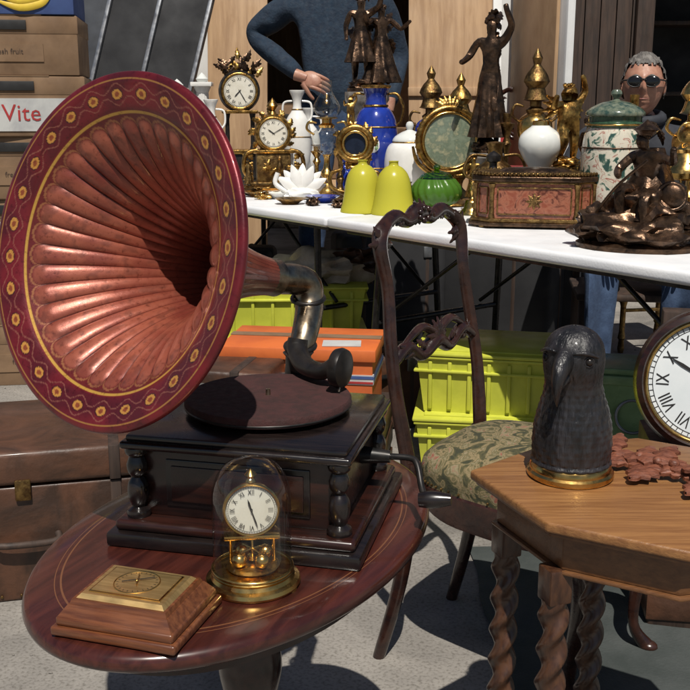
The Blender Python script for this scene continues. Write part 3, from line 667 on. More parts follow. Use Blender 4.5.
for k in range(7):
    a=R(30+20*k); x.leaf((.02*math.cos(a),-.005,.36),(math.cos(a),0,math.sin(a)),(0,-1,0),.045,.024,gilt)
for sx in(-1,1):
    x.tube([(sx*.012,0,.11),(sx*.06,0,.115),(sx*.12,0,.16),(sx*.14,0,.22)],[.01,.009,.008,.005],gilt)
x.obj('gilt_round_frame',(.39,3.80,TZ),8,1.0)
# blue vase
def vase(name,loc,s_,bodym,h=.46):
    x=B()
    x.lathe([(0,0),(.055,0),(.058,.01),(.045,.025),(.03,.04)],gilt,n=36)
    x.lathe([(.03,.04),(.04,.06),(.065,.10),(.083,.17),(.088,.24),(.08,.31),(.06,.35),(.045,.365),(.042,.40),(.055,.435)],bodym,n=56,smooth=3)
    x.lathe([(.056,.433),(.060,.438),(.060,.444),(.05,.446),(.03,.42)],gilt,n=48)
    x.torus(.0465,.005,gilt,Tr(0,0,.366));x.torus(.085,.0025,gilt,Tr(0,0,.285));x.torus(.073,.0025,gilt,Tr(0,0,.125))
    for sx in(-1,1):
        x.tube([(sx*.045,0,.41),(sx*.085,0,.41),(sx*.11,0,.36),(sx*.10,0,.31),(sx*.083,0,.29)],[.004,.006,.007,.006,.005],gilt)
    x.ell((0,-.058,.22),(.042,.035,.055),porc,3)
    for k in range(7): x.ell((.018*math.cos(k),-.092+.002*(k%2),.22+.022*math.sin(k*1.7)),(.008,.003,.008),redp if k%2 else palegreen,1)
    x.obj(name,loc,-10,s_)
vase('blue_porcelain_vase',(.122,4.08,TZ),1.0,cobalt)
# bronze couple on marble column
x=B();ped(x,stonem,.075,.41);x.lathe([(0,.41),(.08,.41),(.08,.425),(0,.43)],bronze,n=32)
rock(x,(0,0,.435),(.07,.06,.025),bronze,2,.3)
fig(x,Tr(-.025,0,.435)@Sc(.235,.25,.20),bronze,elR=(.3,-.1,1.5,.06),wrR=(.34,-.12,1.72,.045),haR=(.34,-.12,1.8,.04),knL=(-.1,-.16,.55,.085),anL=(-.1,.1,.2,.055),knR=(.11,0,.5,.08))
fig(x,Tr(.055,.01,.435)@Sc(.21,.22,.18)@Ro(15,'Z'),bronze,elL=(-.3,-.12,1.3,.06),wrL=(-.38,-.2,1.5,.04),haL=(-.4,-.2,1.56,.04),elR=(.38,-.05,1.2,.06),wrR=(.5,-.15,1.35,.04),haR=(.54,-.18,1.4,.04))
skirt(x,Tr(.055,.01,.435)@Sc(.18),bronze,.06,1.05,.42,.15);skirt(x,Tr(-.025,.0,.435)@Sc(.2),bronze,.45,1.05,.32,.16)
for k in range(18): x.leaf((-.06+.009*k,.015,.56+.028*(k%5)),(math.cos(k*1.4),.3,math.sin(k)),(0,-1,0),.07,.035,bronze,bend=.5)
for k in range(8): x.leaf((.0,.0,.80),(math.cos(k*.8),.2,.3+math.sin(k*.8)),(0,-1,0),.05,.02,bronze,bend=.5)
x.obj('bronze_couple_statue',(.092,4.29,TZ),0,1.03)
# bronze woman with raised arm
x=B();ped(x,stonem,.055,.20);rock(x,(0,0,.22),(.055,.05,.03),bronze,6,.3)
fig(x,Tr(0,0,.225)@Sc(.26)@Ro(-15,'Z'),bronze,elR=(.28,-.05,1.6,.055),wrR=(.2,-.1,1.80,.042),haR=(.18,-.1,1.88,.04),elL=(-.30,0,1.2,.055),wrL=(-.36,-.22,1.12,.04),haL=(-.38,-.28,1.12,.04),knR=(.06,-.14,.5,.075),chest=(0,-.02,1.3,.135),pelvis=(0,0,.95,.15),belly=(0,0,1.12,.11))
skirt(x,Tr(0,0,.225)@Sc(.26),bronze,.12,.98,.27,.13,fold=11)
for k in range(14): x.leaf((.02,.01,.46+.018*k),(.6*math.cos(k*1.2),.6,math.sin(k*1.9)),(0,-1,0),.065,.032,bronze,bend=.4)
x.obj('bronze_woman_statue',(.52,3.70,TZ),0,1.0)
# gilt cherub
x=B();ped(x,brass,.04,.16)
ch=dict(pelvis=(0,0,.75,.16),belly=(0,-.03,.92,.17),chest=(0,0,1.12,.16),neck=(0,0,1.28,.08),head=(0,-.02,1.42,.14),htop=(0,0,1.55,.13),hipL=(-.12,0,.68,.12),hipR=(.12,0,.68,.12),knL=(-.15,-.2,.45,.09),anL=(-.13,0,.15,.06),knR=(.12,-.05,.4,.09),anR=(.12,0,.1,.06),toR=(.13,-.15,.05,.05),toL=(-.13,-.14,.1,.05),shL=(-.17,0,1.2,.09),shR=(.17,0,1.2,.09),elL=(-.34,-.1,1.1,.065),wrL=(-.36,-.25,1.3,.05),haL=(-.36,-.28,1.38,.05),elR=(.3,0,1.45,.065),wrR=(.2,-.1,1.7,.05),haR=(.16,-.1,1.78,.05))
rock(x,(0,0,.17),(.045,.04,.02),gilt,4,.3)
fig(x,Tr(0,0,.17)@Sc(.185,.18,.155),gilt,**ch)
for sx in(-1,1):
    for k in range(4): x.leaf((sx*.01,.025,.345),(sx*1,.5,.7-.45*k),(0,1,0),.065,.024,gilt,bend=.2)
x.obj('gilt_cherub_statue',(.745,3.42,TZ),15,1.05)
# lidded painted pot
x=B()
x.lathe([(0,0),(.06,0),(.062,.012),(.055,.02),(.062,.04),(.085,.08),(.094,.15),(.094,.22),(.088,.27),(.078,.295)],pot,n=64,smooth=3)
x.lathe([(.079,.293),(.084,.298),(.084,.306),(.078,.31),(.078,.325)],mat('dark_green_band',(.02,.05,.03),(.05,.10,.06),rough=.2,scale=60),n=56)
x.lathe([(.078,.325),(.086,.328),(.086,.338),(.07,.352),(.04,.366),(.012,.372),(.01,.38),(.017,.39),(.012,.402),(0,.404)],mat('dark_lid',(.03,.06,.05),(.16,.18,.13),rough=.15,scale=50),n=56,smooth=2)
x.torus(.0845,.003,brass,Tr(0,0,.302));x.torus(.06,.004,brass,Tr(0,0,.014));x.torus(.0935,.0022,bronze,Tr(0,0,.235));x.torus(.082,.0022,bronze,Tr(0,0,.075))
x.obj('lidded_porcelain_jar',(.83,3.15,TZ),0,1.03)
# white lidded jar
x=B();x.lathe([(0,0),(.055,0),(.05,.015),(.07,.05),(.085,.10),(.086,.15),(.075,.19),(.055,.205)],porc,n=56,smooth=3)
x.lathe([(.058,.204),(.06,.21),(.05,.225),(.025,.24),(.01,.246),(.014,.258),(.01,.272),(0,.275)],opal,n=48,smooth=2);x.torus(.058,.003,gilt,Tr(0,0,.205))
x.tube([(.08,0,.17),(.12,0,.17),(.125,0,.11),(.085,0,.08)],.006,porc)
x.obj('white_porcelain_jar',(.25,3.95,TZ),20,1.12)
def lamp(name,loc,h,m1,m2,globe=None,s_=1,rg=.05,n=32):
    x=B()
    x.lathe([(0,0),(.065,0),(.068,.012),(.045,.025),(.03,.045),(.015,.06),(.02,.085),(.03,.10),(.015,.12),(.012,h*.35),(.02,h*.38)],m1,n=n,smooth=2)
    x.lathe([(.02,h*.38),(.045,h*.42),(.06,h*.5),(.055,h*.57),(.03,h*.61)],m2,n=40,smooth=3)
    x.lathe([(.03,h*.61),(.034,h*.63),(.02,h*.65),(.02,h*.68),(.045,h*.69),(.04,h*.70),(0,h*.705)],m1,n=n)
    if globe: x.lathe([(.03,h*.69),(rg,h*.75),(rg*1.05,h*.80),(rg*.7,h*.87),(.022,h*.92),(.02,h),(.017,h),(.018,h*.92)],globe,n=40,smooth=3)
    else:
        x.lathe([(.04,h*.70),(.03,h*.76),(.045,h*.80),(.03,h*.86),(.012,h*.9),(.018,h*.94),(0,h)],m1,n=n,smooth=2)
    for sx in(-1,1): x.tube([(sx*.05,0,h*.55),(sx*.08,0,h*.6),(sx*.07,0,h*.66),(sx*.04,0,h*.65)],[.004,.005,.005,.003],m1)
    x.obj(name,loc,0,s_)
lamp('oil_lamp',(-.073,4.1,TZ),.46,brass,glass,glass)
lamp('brass_table_lamp',(.335,4.02,TZ),.52,dullgilt,cobalt,None,1.0)
lamp('brass_table_lamp',(.44,3.92,TZ),.49,gilt,cobalt,None,1.0)
lamp('globe_oil_lamp',(.66,3.56,TZ),.56,dullgilt,brass,None,1.0)
x=B();x.lathe([(0,0),(.03,0),(.045,.015),(.075,.07),(.07,.115),(.035,.145),(.03,.15),(.0,.152)],opal,n=48,smooth=3);x.lathe([(0,.15),(.03,.15),(.028,.165),(0,.17)],brass)
x.lathe([(0,-.16),(.05,-.16),(.05,-.15),(.02,-.13),(.018,-.03),(.035,0),(.0,.002)],brass,n=32);x.obj('opal_glass_lampshade',(.655,3.42,TZ+.161),0,.95)
lamp('brass_candlestick',(1.04,3.05,TZ),.50,brass,gilt,None,1.0)
x=B()
x.lathe([(0,0),(.06,0),(.065,.01),(.065,.03),(.055,.04),(.05,.045)],brass,n=36)
x.lathe([(.05,.045),(.05,.16)],glass,n=36)
for k in range(6): a=k*pi/3; x.tube([(.053*math.cos(a),.053*math.sin(a),.04),(.053*math.cos(a),.053*math.sin(a),.165)],.0025,brass,sub=1,n=6)
x.lathe([(.055,.16),(.065,.165),(.065,.18),(.045,.2),(.03,.235),(.035,.245),(.02,.26),(0,.265)],brass,n=36)
x.torus(.03,.003,brass,Tr(0,0,.29)@Ro(90,'X'))
x.obj('brass_lantern',(.985,2.93,TZ))
x=B();ped(x,dullgilt,.045,.16);x.lathe([(0,.16),(.04,.16),(.07,.2),(.06,.25),(.03,.27),(.05,.29),(0,.33)],gilt,n=40,smooth=2)
for k in range(10): a=k*pi/5; x.leaf((.05*math.cos(a),.05*math.sin(a),.2),(math.cos(a),math.sin(a),.9),(0,0,1),.05,.03,gilt,bend=.5)
x.obj('gilt_urn',(1.02,2.72,TZ))
# ormolu cherub mirror stand
x=B();x.lathe([(0,0),(.075,0),(.08,.012),(.06,.025),(.035,.035),(.03,.05)],gilt,n=36)
fig(x,Tr(0,0,.04)@Sc(.09),gilt,**ch)
x.torus(.06,.012,gilt,Tr(0,-.005,.23)@Ro(90,'X')@Sc(1,1,1),n=48);x.torus(.044,.006,brass,Tr(0,-.008,.23)@Ro(90,'X'))
x.lathe([(0,0),(.05,0)],bluehand,loc=(0,0,.23),M=Ro(90,'X'))
for k in range(14):
    a=k*pi/7+.3*math.sin(k*3); x.leaf((.062*math.cos(a),-.006,.23+.062*math.sin(a)),(math.cos(a+.9),0,math.sin(a+.9)),(0,-1,0),.035,.022,gilt,bend=.4)
fig(x,Tr(-.015,0,.29)@Sc(.07),gilt,**ch)
for sx in(-1,1): x.tube([(sx*.03,0,.05),(sx*.085,0,.07),(sx*.09,0,.12),(sx*.05,0,.14),(sx*.06,0,.19)],[.006,.008,.007,.006,.004],gilt)
x.obj('ormolu_mirror_stand',(.037,3.77,TZ),0,1.0)
# gilt mantel clock
x=B()
x.box((.24,.12,.02),(0,0,.012),gilt,bev=.005);x.box((.21,.10,.02),(0,0,.032),dullgilt,bev=.005);x.box((.15,.08,.13),(0,0,.10),dullgilt,bev=.006);x.box((.18,.095,.016),(0,0,.172),gilt,bev=.005)
x.lathe([(0,.04),(.078,.04),(.084,0),(.078,-.035),(0,-.035)],gilt,loc=(0,0,.25),M=Ro(90,'X'),n=48)
dial(x,.062,Tr(0,-.043,.25),h=10,mn=10)
x.torus(.066,.006,gilt,Tr(0,-.04,.25)@Ro(90,'X'))
for k in range(22):
    a=k*2*pi/22+.2*math.sin(k*2.7); x.leaf((.078*math.cos(a),-.01,.25+.078*math.sin(a)),(math.cos(a+.7),0,math.sin(a+.7)+.2),(0,-1,0),.034,.024,gilt,bend=.4)
for sx in(-1,1):
    for k in range(8): x.leaf((sx*.09,-.03,.05+.015*k),(sx*.8,-.1,.6*math.cos(k*2)),(0,-1,0),.045,.022,gilt)
    x.tube([(sx*.07,-.03,.18),(sx*.12,-.03,.16),(sx*.13,-.03,.09),(sx*.10,-.03,.05)],[.008,.01,.009,.006],gilt)
for k in range(6): x.leaf((-.05+.02*k,-.045,.10),(math.cos(k*1.3),-.2,math.sin(k*1.3)),(0,-1,0),.04,.02,gilt)
x.lathe([(0,.33),(.02,.33),(.012,.345),(.026,.365),(.012,.385),(0,.40)],gilt,n=24,smooth=2)
x.obj('gilt_mantel_clock',(-.315,4.46,TZ),8,1.0)
# tall black clock with foliage
x=B();x.box((.22,.13,.03),(0,0,.015),blackmetal,bev=.005);x.box((.17,.10,.12),(0,0,.09),blackmetal,bev=.006);x.box((.20,.12,.02),(0,0,.16),gilt,bev=.004)
for sx in(-1,1): x.lathe([(.016,.17),(.011,.19),(.010,.31),(.016,.34)],blackmetal,loc=(sx*.06,0,0),n=20)
x.box((.17,.09,.015),(0,0,.345),gilt,bev=.004)
x.lathe([(0,.04),(.092,.04),(.098,0),(.088,-.03),(0,-.03)],blackmetal,loc=(0,0,.44),M=Ro(90,'X'),n=48)
dial(x,.075,Tr(0,-.043,.44),h=7,mn=25);x.torus(.08,.007,gilt,Tr(0,-.04,.44)@Ro(90,'X'))
for k in range(30):
    a=R(20+140*random.random()); rr=random.uniform(.08,.13); x.leaf((rr*math.cos(a)*.7,random.uniform(-.02,.02),.46+rr*math.sin(a)),(random.uniform(-1,1),random.uniform(-.4,.2),random.uniform(.1,1)),(0,-1,0),.055,.026,bronze if k%3 else gilt,bend=.4)
x.tube([(0,0,.53),(.01,0,.58),(-.005,0,.63)],[.008,.006,.003],bronze)
x.obj('black_mantel_clock',(-.49,4.78,TZ),8,.98)
def whitevase(loc,h,s_):
    x=B();x.lathe([(0,0),(.05,0),(.05,.012),(.02,.04),(.025,.06),(.055,.12),(.062,h*.5),(.05,h*.66),(.022,h*.76),(.02,h*.85),(.034,h*.93),(.03,h*.935),(.012,h*.85)],porc,n=44,smooth=3)
    x.torus(.023,.003,gilt,Tr(0,0,h*.76));x.torus(.062,.002,gilt,Tr(0,0,h*.5))
    for sx in(-1,1): x.tube([(sx*.022,0,h*.84),(sx*.06,0,h*.82),(sx*.065,0,h*.7),(sx*.05,0,h*.64)],.005,porc)
    x.obj('white_porcelain_vase',loc,0,s_)
whitevase((-.215,4.62,TZ),.46,1);whitevase((-.17,4.76,TZ),.42,.9);whitevase((-.60,4.60,TZ),.44,.95)
def column(loc,h):
    x=B();fl=lambda r,z,a:(r*(1+.05*abs(math.cos(8*a))),z)
    x.box((.11,.11,.02),(0,0,.01),porc);x.lathe([(.045,.02),(.047,.03),(.032,.045)],porc,n=64);x.lathe([(.032,.045),(.028,h*.85)],porc,n=96,mod=fl);x.lathe([(.028,h*.85),(.04,h*.9),(.04,h*.92)],porc,n=48);x.box((.10,.10,.02),(0,0,h*.93),porc)
    x.lathe([(0,h*.94),(.02,h*.945),(.03,h*.98),(.012,h*1.02),(0,h*1.04)],opal,n=32)
    x.obj('white_marble_column',loc)
column((-.68,4.92,TZ),.50);column((-.79,4.86,TZ),.47)
x=B()
for k in range(9):
    a=R(-70+18*k); x.leaf((0,0,.03),(math.sin(a),-.1-.2*(k%2),math.cos(a)*.8),(0,-1,.1),.10,.055,porc,bend=.35,serr=.04,t=.004)
x.ell((0,0,.02),(.07,.05,.025),porc,3,.2,3);x.tube([(-.06,0,.03),(-.10,0,.06),(-.09,0,.10)],.009,porc)
x.obj('porcelain_shell_dish',(-.175,4.06,TZ),0,1.05)
for k,(a,c,m_) in enumerate(((-.36,4.18,gilt),(-.27,4.10,porc),(-.40,4.28,bronze),(-.09,3.93,cobalt),(-.21,3.86,gilt),(-.30,4.22,brass))):
    x=B();x.lathe([(0,0),(.03,0),(.035,.006),(.055,.018),(.06,.022),(.055,.021),(.03,.010),(0,.008)],m_,n=40,mod=lambda r,z,a_:(r*(1+.03*math.cos(10*a_)),z));x.obj('small_dish',(a,c,TZ),0,1+.15*(k%2))
for k,(a,c,m_) in enumerate(((-.33,4.05,brass),(-.45,4.33,gilt),(-.02,3.72,bronze),(-.12,3.80,bronze),(-.37,4.26,dullgilt))):
    x=B();rock(x,(0,0,.012),(.03,.022,.016),m_,k,.4)
    for i in range(6): x.leaf((0,0,.02),(math.cos(i),math.sin(i),.8),(0,0,1),.035,.018,m_)
    x.obj('brass_trinket',(a,c,TZ),30*k)
tr=[('figurine',-.25,4.30,bronze,.12),('hand_bell',-.18,4.22,brass,.11),('candlestick',-.12,4.32,brass,.20),('candlestick',-.02,4.22,dullgilt,.24),('figurine',-.42,4.40,dullgilt,.14),('small_bottle',.0,4.32,cobalt,.16),
 ('figurine',.22,4.08,gilt,.24),('candlestick',.27,4.12,brass,.30),('figurine',.46,3.62,gilt,.20),('small_bottle',.50,3.42,blackmetal,.22),('hand_bell',.44,3.48,brass,.12),('candlestick',.58,3.66,dullgilt,.34),
 ('figurine',.80,3.34,bronze,.34),('candlestick',.90,3.20,gilt,.40),('figurine',.92,3.02,dullgilt,.22),('small_bottle',.93,2.80,blackmetal,.16),('hand_bell',.98,2.80,brass,.13),('candlestick',1.06,2.90,dullgilt,.44),('figurine',.24,3.70,bronze,.10),('hand_bell',-.28,4.36,dullgilt,.16),('small_bottle',-.55,4.48,opal,.17)]
for k,(kd,a,c,m_,h) in enumerate(tr):
    x=B()
    if kd=='figurine':
        ped(x,m_,h*.16,h*.2);fig(x,Tr(0,0,h*.2)@Sc(h*.5,h*.5,h*.44)@Ro(k*37%60-30,'Z'),m_,**(ch if k%2 else {}))
        if k%2==0: skirt(x,Tr(0,0,h*.2)@Sc(h*.44),m_,.1,1.0,.3,.14)
    elif kd=='hand_bell': x.lathe([(h*.38,0),(h*.36,h*.05),(h*.24,h*.2),(h*.2,h*.38),(h*.08,h*.46),(h*.05,h*.55),(h*.09,h*.68),(h*.05,h*.85),(h*.07,h*.93),(0,h)],m_,n=28,smooth=3)
    elif kd=='candlestick': x.lathe([(0,0),(.045,0),(.047,.008),(.02,.02),(.010,.05),(.018,.07),(.009,.09),(.009,h*.6),(.018,h*.68),(.009,h*.76),(.026,h*.88),(.024,h*.9),(.013,h*.91),(.015,h),(0,h)],m_,n=26,smooth=2)
    else: x.lathe([(0,0),(h*.2,0),(h*.24,h*.05),(h*.24,h*.5),(h*.15,h*.65),(h*.07,h*.72),(h*.06,h*.82),(h*.1,h*.84),(h*.11,h*.93),(0,h)],m_,n=28,smooth=2)
    x.obj(kd,(a,c,TZ),k*40)
x=B();x.lathe([(0,0),(.05,0),(.052,.01),(.03,.025),(.045,.06),(.065,.10),(.06,.14),(.03,.165),(.022,.2),(.03,.22),(0,.225)],dullgilt,n=36,smooth=2)
for sx in(-1,1): x.tube([(sx*.06,0,.10),(sx*.1,0,.13),(sx*.08,0,.18),(sx*.03,0,.18)],.005,dullgilt)
x.obj('brass_urn',(.52,3.52,TZ),10,1.1)
# ---------------------------------------------------------------- items under/around tables
def crate(name,loc,rz,w,d,h,m,z0=0,lid=True):
    x=B();frust(x,w*.9,d*.9,w,d,0,h*.92,m)
    for z in(h*.92,h*.70): x.box((w*1.04,d*1.05,h*.045),(0,0,z),m,bev=.004)
    for sx in range(-3,4):
        for sy in(-1,1): x.box((.012,.02,h*.8),(sx*w/7.4,sy*(d*.475),h*.46),m,rot=(-sy*3.0,0,0),bev=.003)
    for sx in(-1,1): x.box((.02,d*.3,.03),(sx*w*.51,0,h*.8),m,bev=.006)
    if lid: x.box((w*1.06,d*1.07,h*.06),(0,0,h*.98),m,bev=.008); x.box((w*.9,d*.9,h*.04),(0,0,h*1.02),m,bev=.006)
    x.obj(name,loc,rz)
crate('plastic_crate',(.455,3.06,0),-8,.43,.34,.19,greenplastic);crate('plastic_crate',(.47,3.08,.198),-12,.44,.34,.19,greenplastic)
crate('plastic_crate',(-.22,3.80,0),4,.58,.38,.27,greenplastic);crate('plastic_crate',(-.20,3.80,.28),2,.54,.36,.2,greenplastic,lid=False)
x=B();x.ell((0,0,.05),(.17,.12,.08),clothm,4,.35,2.5);x.ell((.12,.03,.07),(.1,.08,.06),trunkw,4,.4,3,seed=4);x.obj('cloth_bundle',(-.09,3.79,.45))
x=B();frust(x,.43,.26,.43,.26,0,.19,orangem);x.box((.45,.28,.035),(0,0,.185),orangem,bev=.004)
x.box((.435,.004,.028),(0,-.131,.115),cardw,bev=0);x.box((.435,.004,.008),(0,-.1325,.122),cardblue,bev=0);x.box((.435,.004,.006),(0,-.1325,.107),redp,bev=0)
x.box((.004,.26,.028),(.2165,0,.115),cardw,bev=0);x.box((.004,.26,.009),(.218,0,.119),cardblue,bev=0)
x.box((.45,.04,.002),(0,.02,.2042),cardb,bev=0);x.box((.11,.07,.002),(.12,-.07,.2045),cardw,rot=(0,0,6),bev=0)
x.obj('orange_box',(-.118,2.87,.252),-8)
x=B();x.box((.46,.32,.25),(0,0,.125),darkwood,bev=.004)
for z in(.04,.125,.21): x.box((.47,.33,.06),(0,0,z),trunkw,bev=.003)
x.obj('wooden_crate',(-.105,2.87,0),-8)
for nm,lc,rz_,sz in(('suitcase',(.62,4.75,0),-30,(.85,.3,.62)),('suitcase',(.20,4.62,0),15,(.50,.25,.55)),('suitcase',(.10,3.45,0),20,(.36,.20,.28)),('suitcase',(.95,4.75,0),-10,(.5,.3,.42)),('suitcase',(-.62,4.45,0),-5,(.6,.3,.5))):
    x=B();w_,d_,h_=sz;mm_=blackcloth if rz_!=20 else trunkw
    x.box((w_,d_,h_),(0,0,h_/2),mm_,bev=.03,seg=3);x.box((w_*1.01,.012,h_*1.01),(0,0,h_/2),darkwood,bev=.02)
    x.tube([(-.08,0,h_),(-.07,0,h_+.03),(.07,0,h_+.03),(.08,0,h_)],.01,darkwood)
    for sx in(-1,1): x.box((.04,.01,.05),(sx*w_*.3,-d_/2-.003,h_*.85),steel,bev=.003);x.box((.03,d_*1.01,h_*1.005),(sx*w_*.3,0,h_/2),darkwood,bev=.01)
    x.obj(nm,lc,rz_)
x=B();frust(x,.20,.18,.22,.20,0,.30,palegreen);x.box((.24,.22,.03),(0,0,.31),palegreen,bev=.006);x.box((.22,.2,.02),(0,0,.335),palegreen,bev=.005);x.torus(.05,.005,steel,Tr(0,-.105,.2)@Ro(80,'X'));x.obj('green_metal_box',(.90,3.0,0),-15)
x=B();x.lathe([(0,0),(.07,0),(.09,.12),(.095,.125),(.088,.12),(.07,.01),(0,.01)],steel,n=36);x.tube([(-.09,0,.12),(-.06,0,.2),(0,0,.225),(.06,0,.2),(.09,0,.12)],.003,steel);x.obj('metal_bucket',(.76,2.60,0))
x=B()
for sx in(-1,1):
    for sy in(-1,1): x.lathe([(.012,0),(.016,.02),(.012,.06),(.018,.07),(.013,.1),(.013,.22),(.018,.24),(.013,.3),(.016,.42)],dullgilt,loc=(sx*.17,sy*.16,0),n=14)
x.box((.38,.36,.04),(0,0,.44),mat('stool_fabric',(.3,.08,.05),rough=.9),bev=.015,seg=3)
for sy in(-1,1): x.box((.34,.015,.015),(0,sy*.16,.2),dullgilt)
for sx in(-1,1): x.box((.015,.34,.015),(sx*.17,0,.24),dullgilt)
x.obj('gilt_stool',(1.42,4.7,0),10)
# big clock on crate
x=B();x.lathe([(0,.05),(.14,.05),(.152,.03),(.155,0),(.148,-.02),(.137,-.026),(.130,-.014),(.127,-.009)],mahogdark,M=Ro(-90,'X'),n=72)
x.torus(.129,.004,brass,Tr(0,-.014,0)@Ro(90,'X'),n=72)
dial(x,.128,Tr(0,-.008,0),h=4,mn=50,face=mat('white_dial',(.72,.75,.76),(.62,.66,.68),rough=.2,scale=8))
o=x.obj('round_wall_clock',(.765,2.02,.555),-16); o.rotation_euler=(R(-9),0,R(-16))
x=B();x.box((.34,.26,.39),(0,0,.197),darkwood,bev=.006)
for z in(.06,.16,.26,.36): x.box((.35,.27,.075),(0,0,z),trunkw,bev=.004)
x.obj('wooden_crate',(.85,2.10,0),-8)
x=B();x.box((.24,.05,.28),(0,0,.14),darkwood,bev=.004);x.box((.20,.054,.24),(0,0,.14),trunkw,bev=.01);x.obj('wooden_prop_block',(.83,2.175,.395),-12)
# trunk
def trunk(name,loc,rz,w,d,h):
    x=B();x.box((w,d,h*.78),(0,0,h*.39),trunkw,bev=.008,seg=3)
    x.box((w*1.02,d*1.03,h*.22),(0,0,h*.9),trunkw,bev=.012,seg=3)
    for sx in(-1,1):
        for sy in(-1,1): x.box((.03,.03,h*.78),(sx*(w/2-.012),sy*(d/2-.012),h*.39),darkwood,bev=.004)
        x.box((.025,d*1.05,h*.23),(sx*w*.33,0,h*.9),darkwood,bev=.003);x.box((.025,d*1.02,h*.77),(sx*w*.33,0,h*.39),darkwood,bev=.003)
        x.tube([(sx*(w/2+.004),-.06,h*.5),(sx*(w/2+.03),-.05,h*.47),(sx*(w/2+.03),.05,h*.47),(sx*(w/2+.004),.06,h*.5)],.008,darkwood)
    x.box((.035,.008,.05),(0,-d/2-.006,h*.76),dullgilt,bev=.003)
    x.tube([(-.07,-d/2-.003,h*.45),(-.06,-d/2-.025,h*.42),(.06,-d/2-.025,h*.42),(.07,-d/2-.003,h*.45)],.008,darkwood)
    for i in range(14): x.ell((-w/2+.03+i*(w-.06)/13,-d/2-.002,h*.04),(.004,.003,.004),dullgilt,1)
    x.obj(name,loc,rz)
trunk('travel_trunk',(-.78,2.33,0),14,.62,.42,.36)
trunk('travel_trunk',(-.42,2.80,0),-12,.50,.36,.42)
# ---------------------------------------------------------------- cartons stack
def carton(loc,rz,w,d,h,kind):
    x=B();m_=cardblue if kind==0 else cardb
    x.box((w,d,h),(0,0,h/2),m_,bev=.004)
    x.box((w*1.01,d*1.01,h*.3),(0,0,h*.84),cardb if kind else m_,bev=.003)
    if kind==0:
        for k in range(3): x.tube([(-.02+.01*k,-d/2-.004,h*.2+.02*k),(.06,-d/2-.006,h*.10+.022*k),(.14,-d/2-.004,h*.16+.025*k),(.18,-d/2-.003,h*.3+.02*k)],[.004,.014,.014,.004],yellowp,flat=.4,up=(0,1,0))
    elif kind==2:
        x.box((w*.98,.004,h*.55),(0,-d/2-.002,h*.36),cardw,bev=0);x.text('Vite',.09,Tr(.02,-d/2-.006,h*.38)@Ro(90,'X'),redp)
    else:
        x.box((w*.5,.004,h*.3),(0,-d/2-.002,h*.38),cardb,bev=0)
        x.text('fresh fruit',.028,Tr(0,-d/2-.006,h*.40)@Ro(90,'X'),darkwood)
    x.box((w*.28,.004,.035),(0,-d/2-.006,h*.84),inkm,bev=.001)
    x.box((w*.5,d*1.015,.004),(0,0,h+.001),cardb,bev=0)
    x.obj('cardboard_box',loc,rz)
z=0
for i,(h,k) in enumerate(((.25,1),(.26,1),(.24,2),(.24,1),(.225,2),(.22,1),(.24,0),(.24,1))):
    carton((-1.31+.02*random.uniform(-1,1),4.15+.02*random.uniform(-1,1),z),random.uniform(-4,4)+6,.52,.38,h,k);z+=h+.003
z=0
for i,(h,k) in enumerate(((.26,1),(.26,2),(.24,1),(.24,0),(.24,1),(.24,2))):
    carton((-1.89,4.25,z),random.uniform(-5,5),.52,.38,h,k);z+=h+.003
x=B();x.box((.8,.03,2.1),(0,0,1.05),greytarp,bev=.004)
for sx in(-1,1): x.box((.03,.05,2.1),(sx*.4,0,1.05),steel,bev=.004)
o=x.obj('leaning_panel',(-1.33,5.3,0));o.rotation_euler=(R(-12),R(0),R(-14))
x=B();x.box((.5,.02,1.9),(0,0,.95),blackcloth,bev=.003)
for k in range(3): x.box((.02,.04,1.9),(-.25+.25*k,-.01,.95),steel,bev=.003)
o=x.obj('leaning_panel',(-1.32,4.95,0));o.rotation_euler=(R(-10),R(13),R(-10))
# ---------------------------------------------------------------- van
van=B()
vw,vl,vh=1.98,4.6,2.35
y0=6.2
for sx in(-1,1):
    van.box((.05,vl,vh-.45),(sx*(vw/2),vl/2,.45+(vh-.45)/2),whitepaint,bev=.02)
    van.box((.16,.14,vh-.45),(sx*(vw/2-.09),-.02,.45+(vh-.45)/2),whitepaint,bev=.03,seg=3)
    van.box((.02,vl-.4,vh-.7),(sx*(vw/2-.10),vl/2,.62+(vh-.7)/2),ply,bev=.002)
    van.box((.10,.03,.35),(sx*(vw/2-.08),-.1,.85),redp,bev=.01)
    for wy in(.8,3.6):
        van.lathe([(.18,-.1),(.32,-.1),(.34,-.06),(.34,.06),(.32,.1),(.18,.1)],rubber,loc=(sx*(vw/2-.12),wy,.34),M=Ro(90,'Y'),n=40)
        van.lathe([(0,-.08),(.19,-.08),(.19,.08),(0,.08)],steel,loc=(sx*(vw/2-.12),wy,.34),M=Ro(90,'Y'),n=30)
van.box((vw,vl,.06),(0,vl/2,vh),whitepaint,bev=.03);van.box((vw,vl,.08),(0,vl/2,.55),whitepaint,bev=.01)
van.box((vw-.2,vl-.3,.02),(0,vl/2,.61),ply,bev=.002)
van.box((vw,.2,.14),(0,-.05,.46),blackmetal,bev=.03);van.box((vw-.2,.03,1.7),(0,vl-.5,1.45),ply,bev=.002)
van.box((vw-.3,.12,.16),(0,-.0,vh-.08),whitepaint,bev=.02)
van.box((vw*.96,1.1,.75),(0,vl+.45,.80),whitepaint,bev=.12,seg=4);van.box((vw*.9,.04,.6),(0,vl+.02,1.75),blackmetal,rot=(-25,0,0),bev=.01)
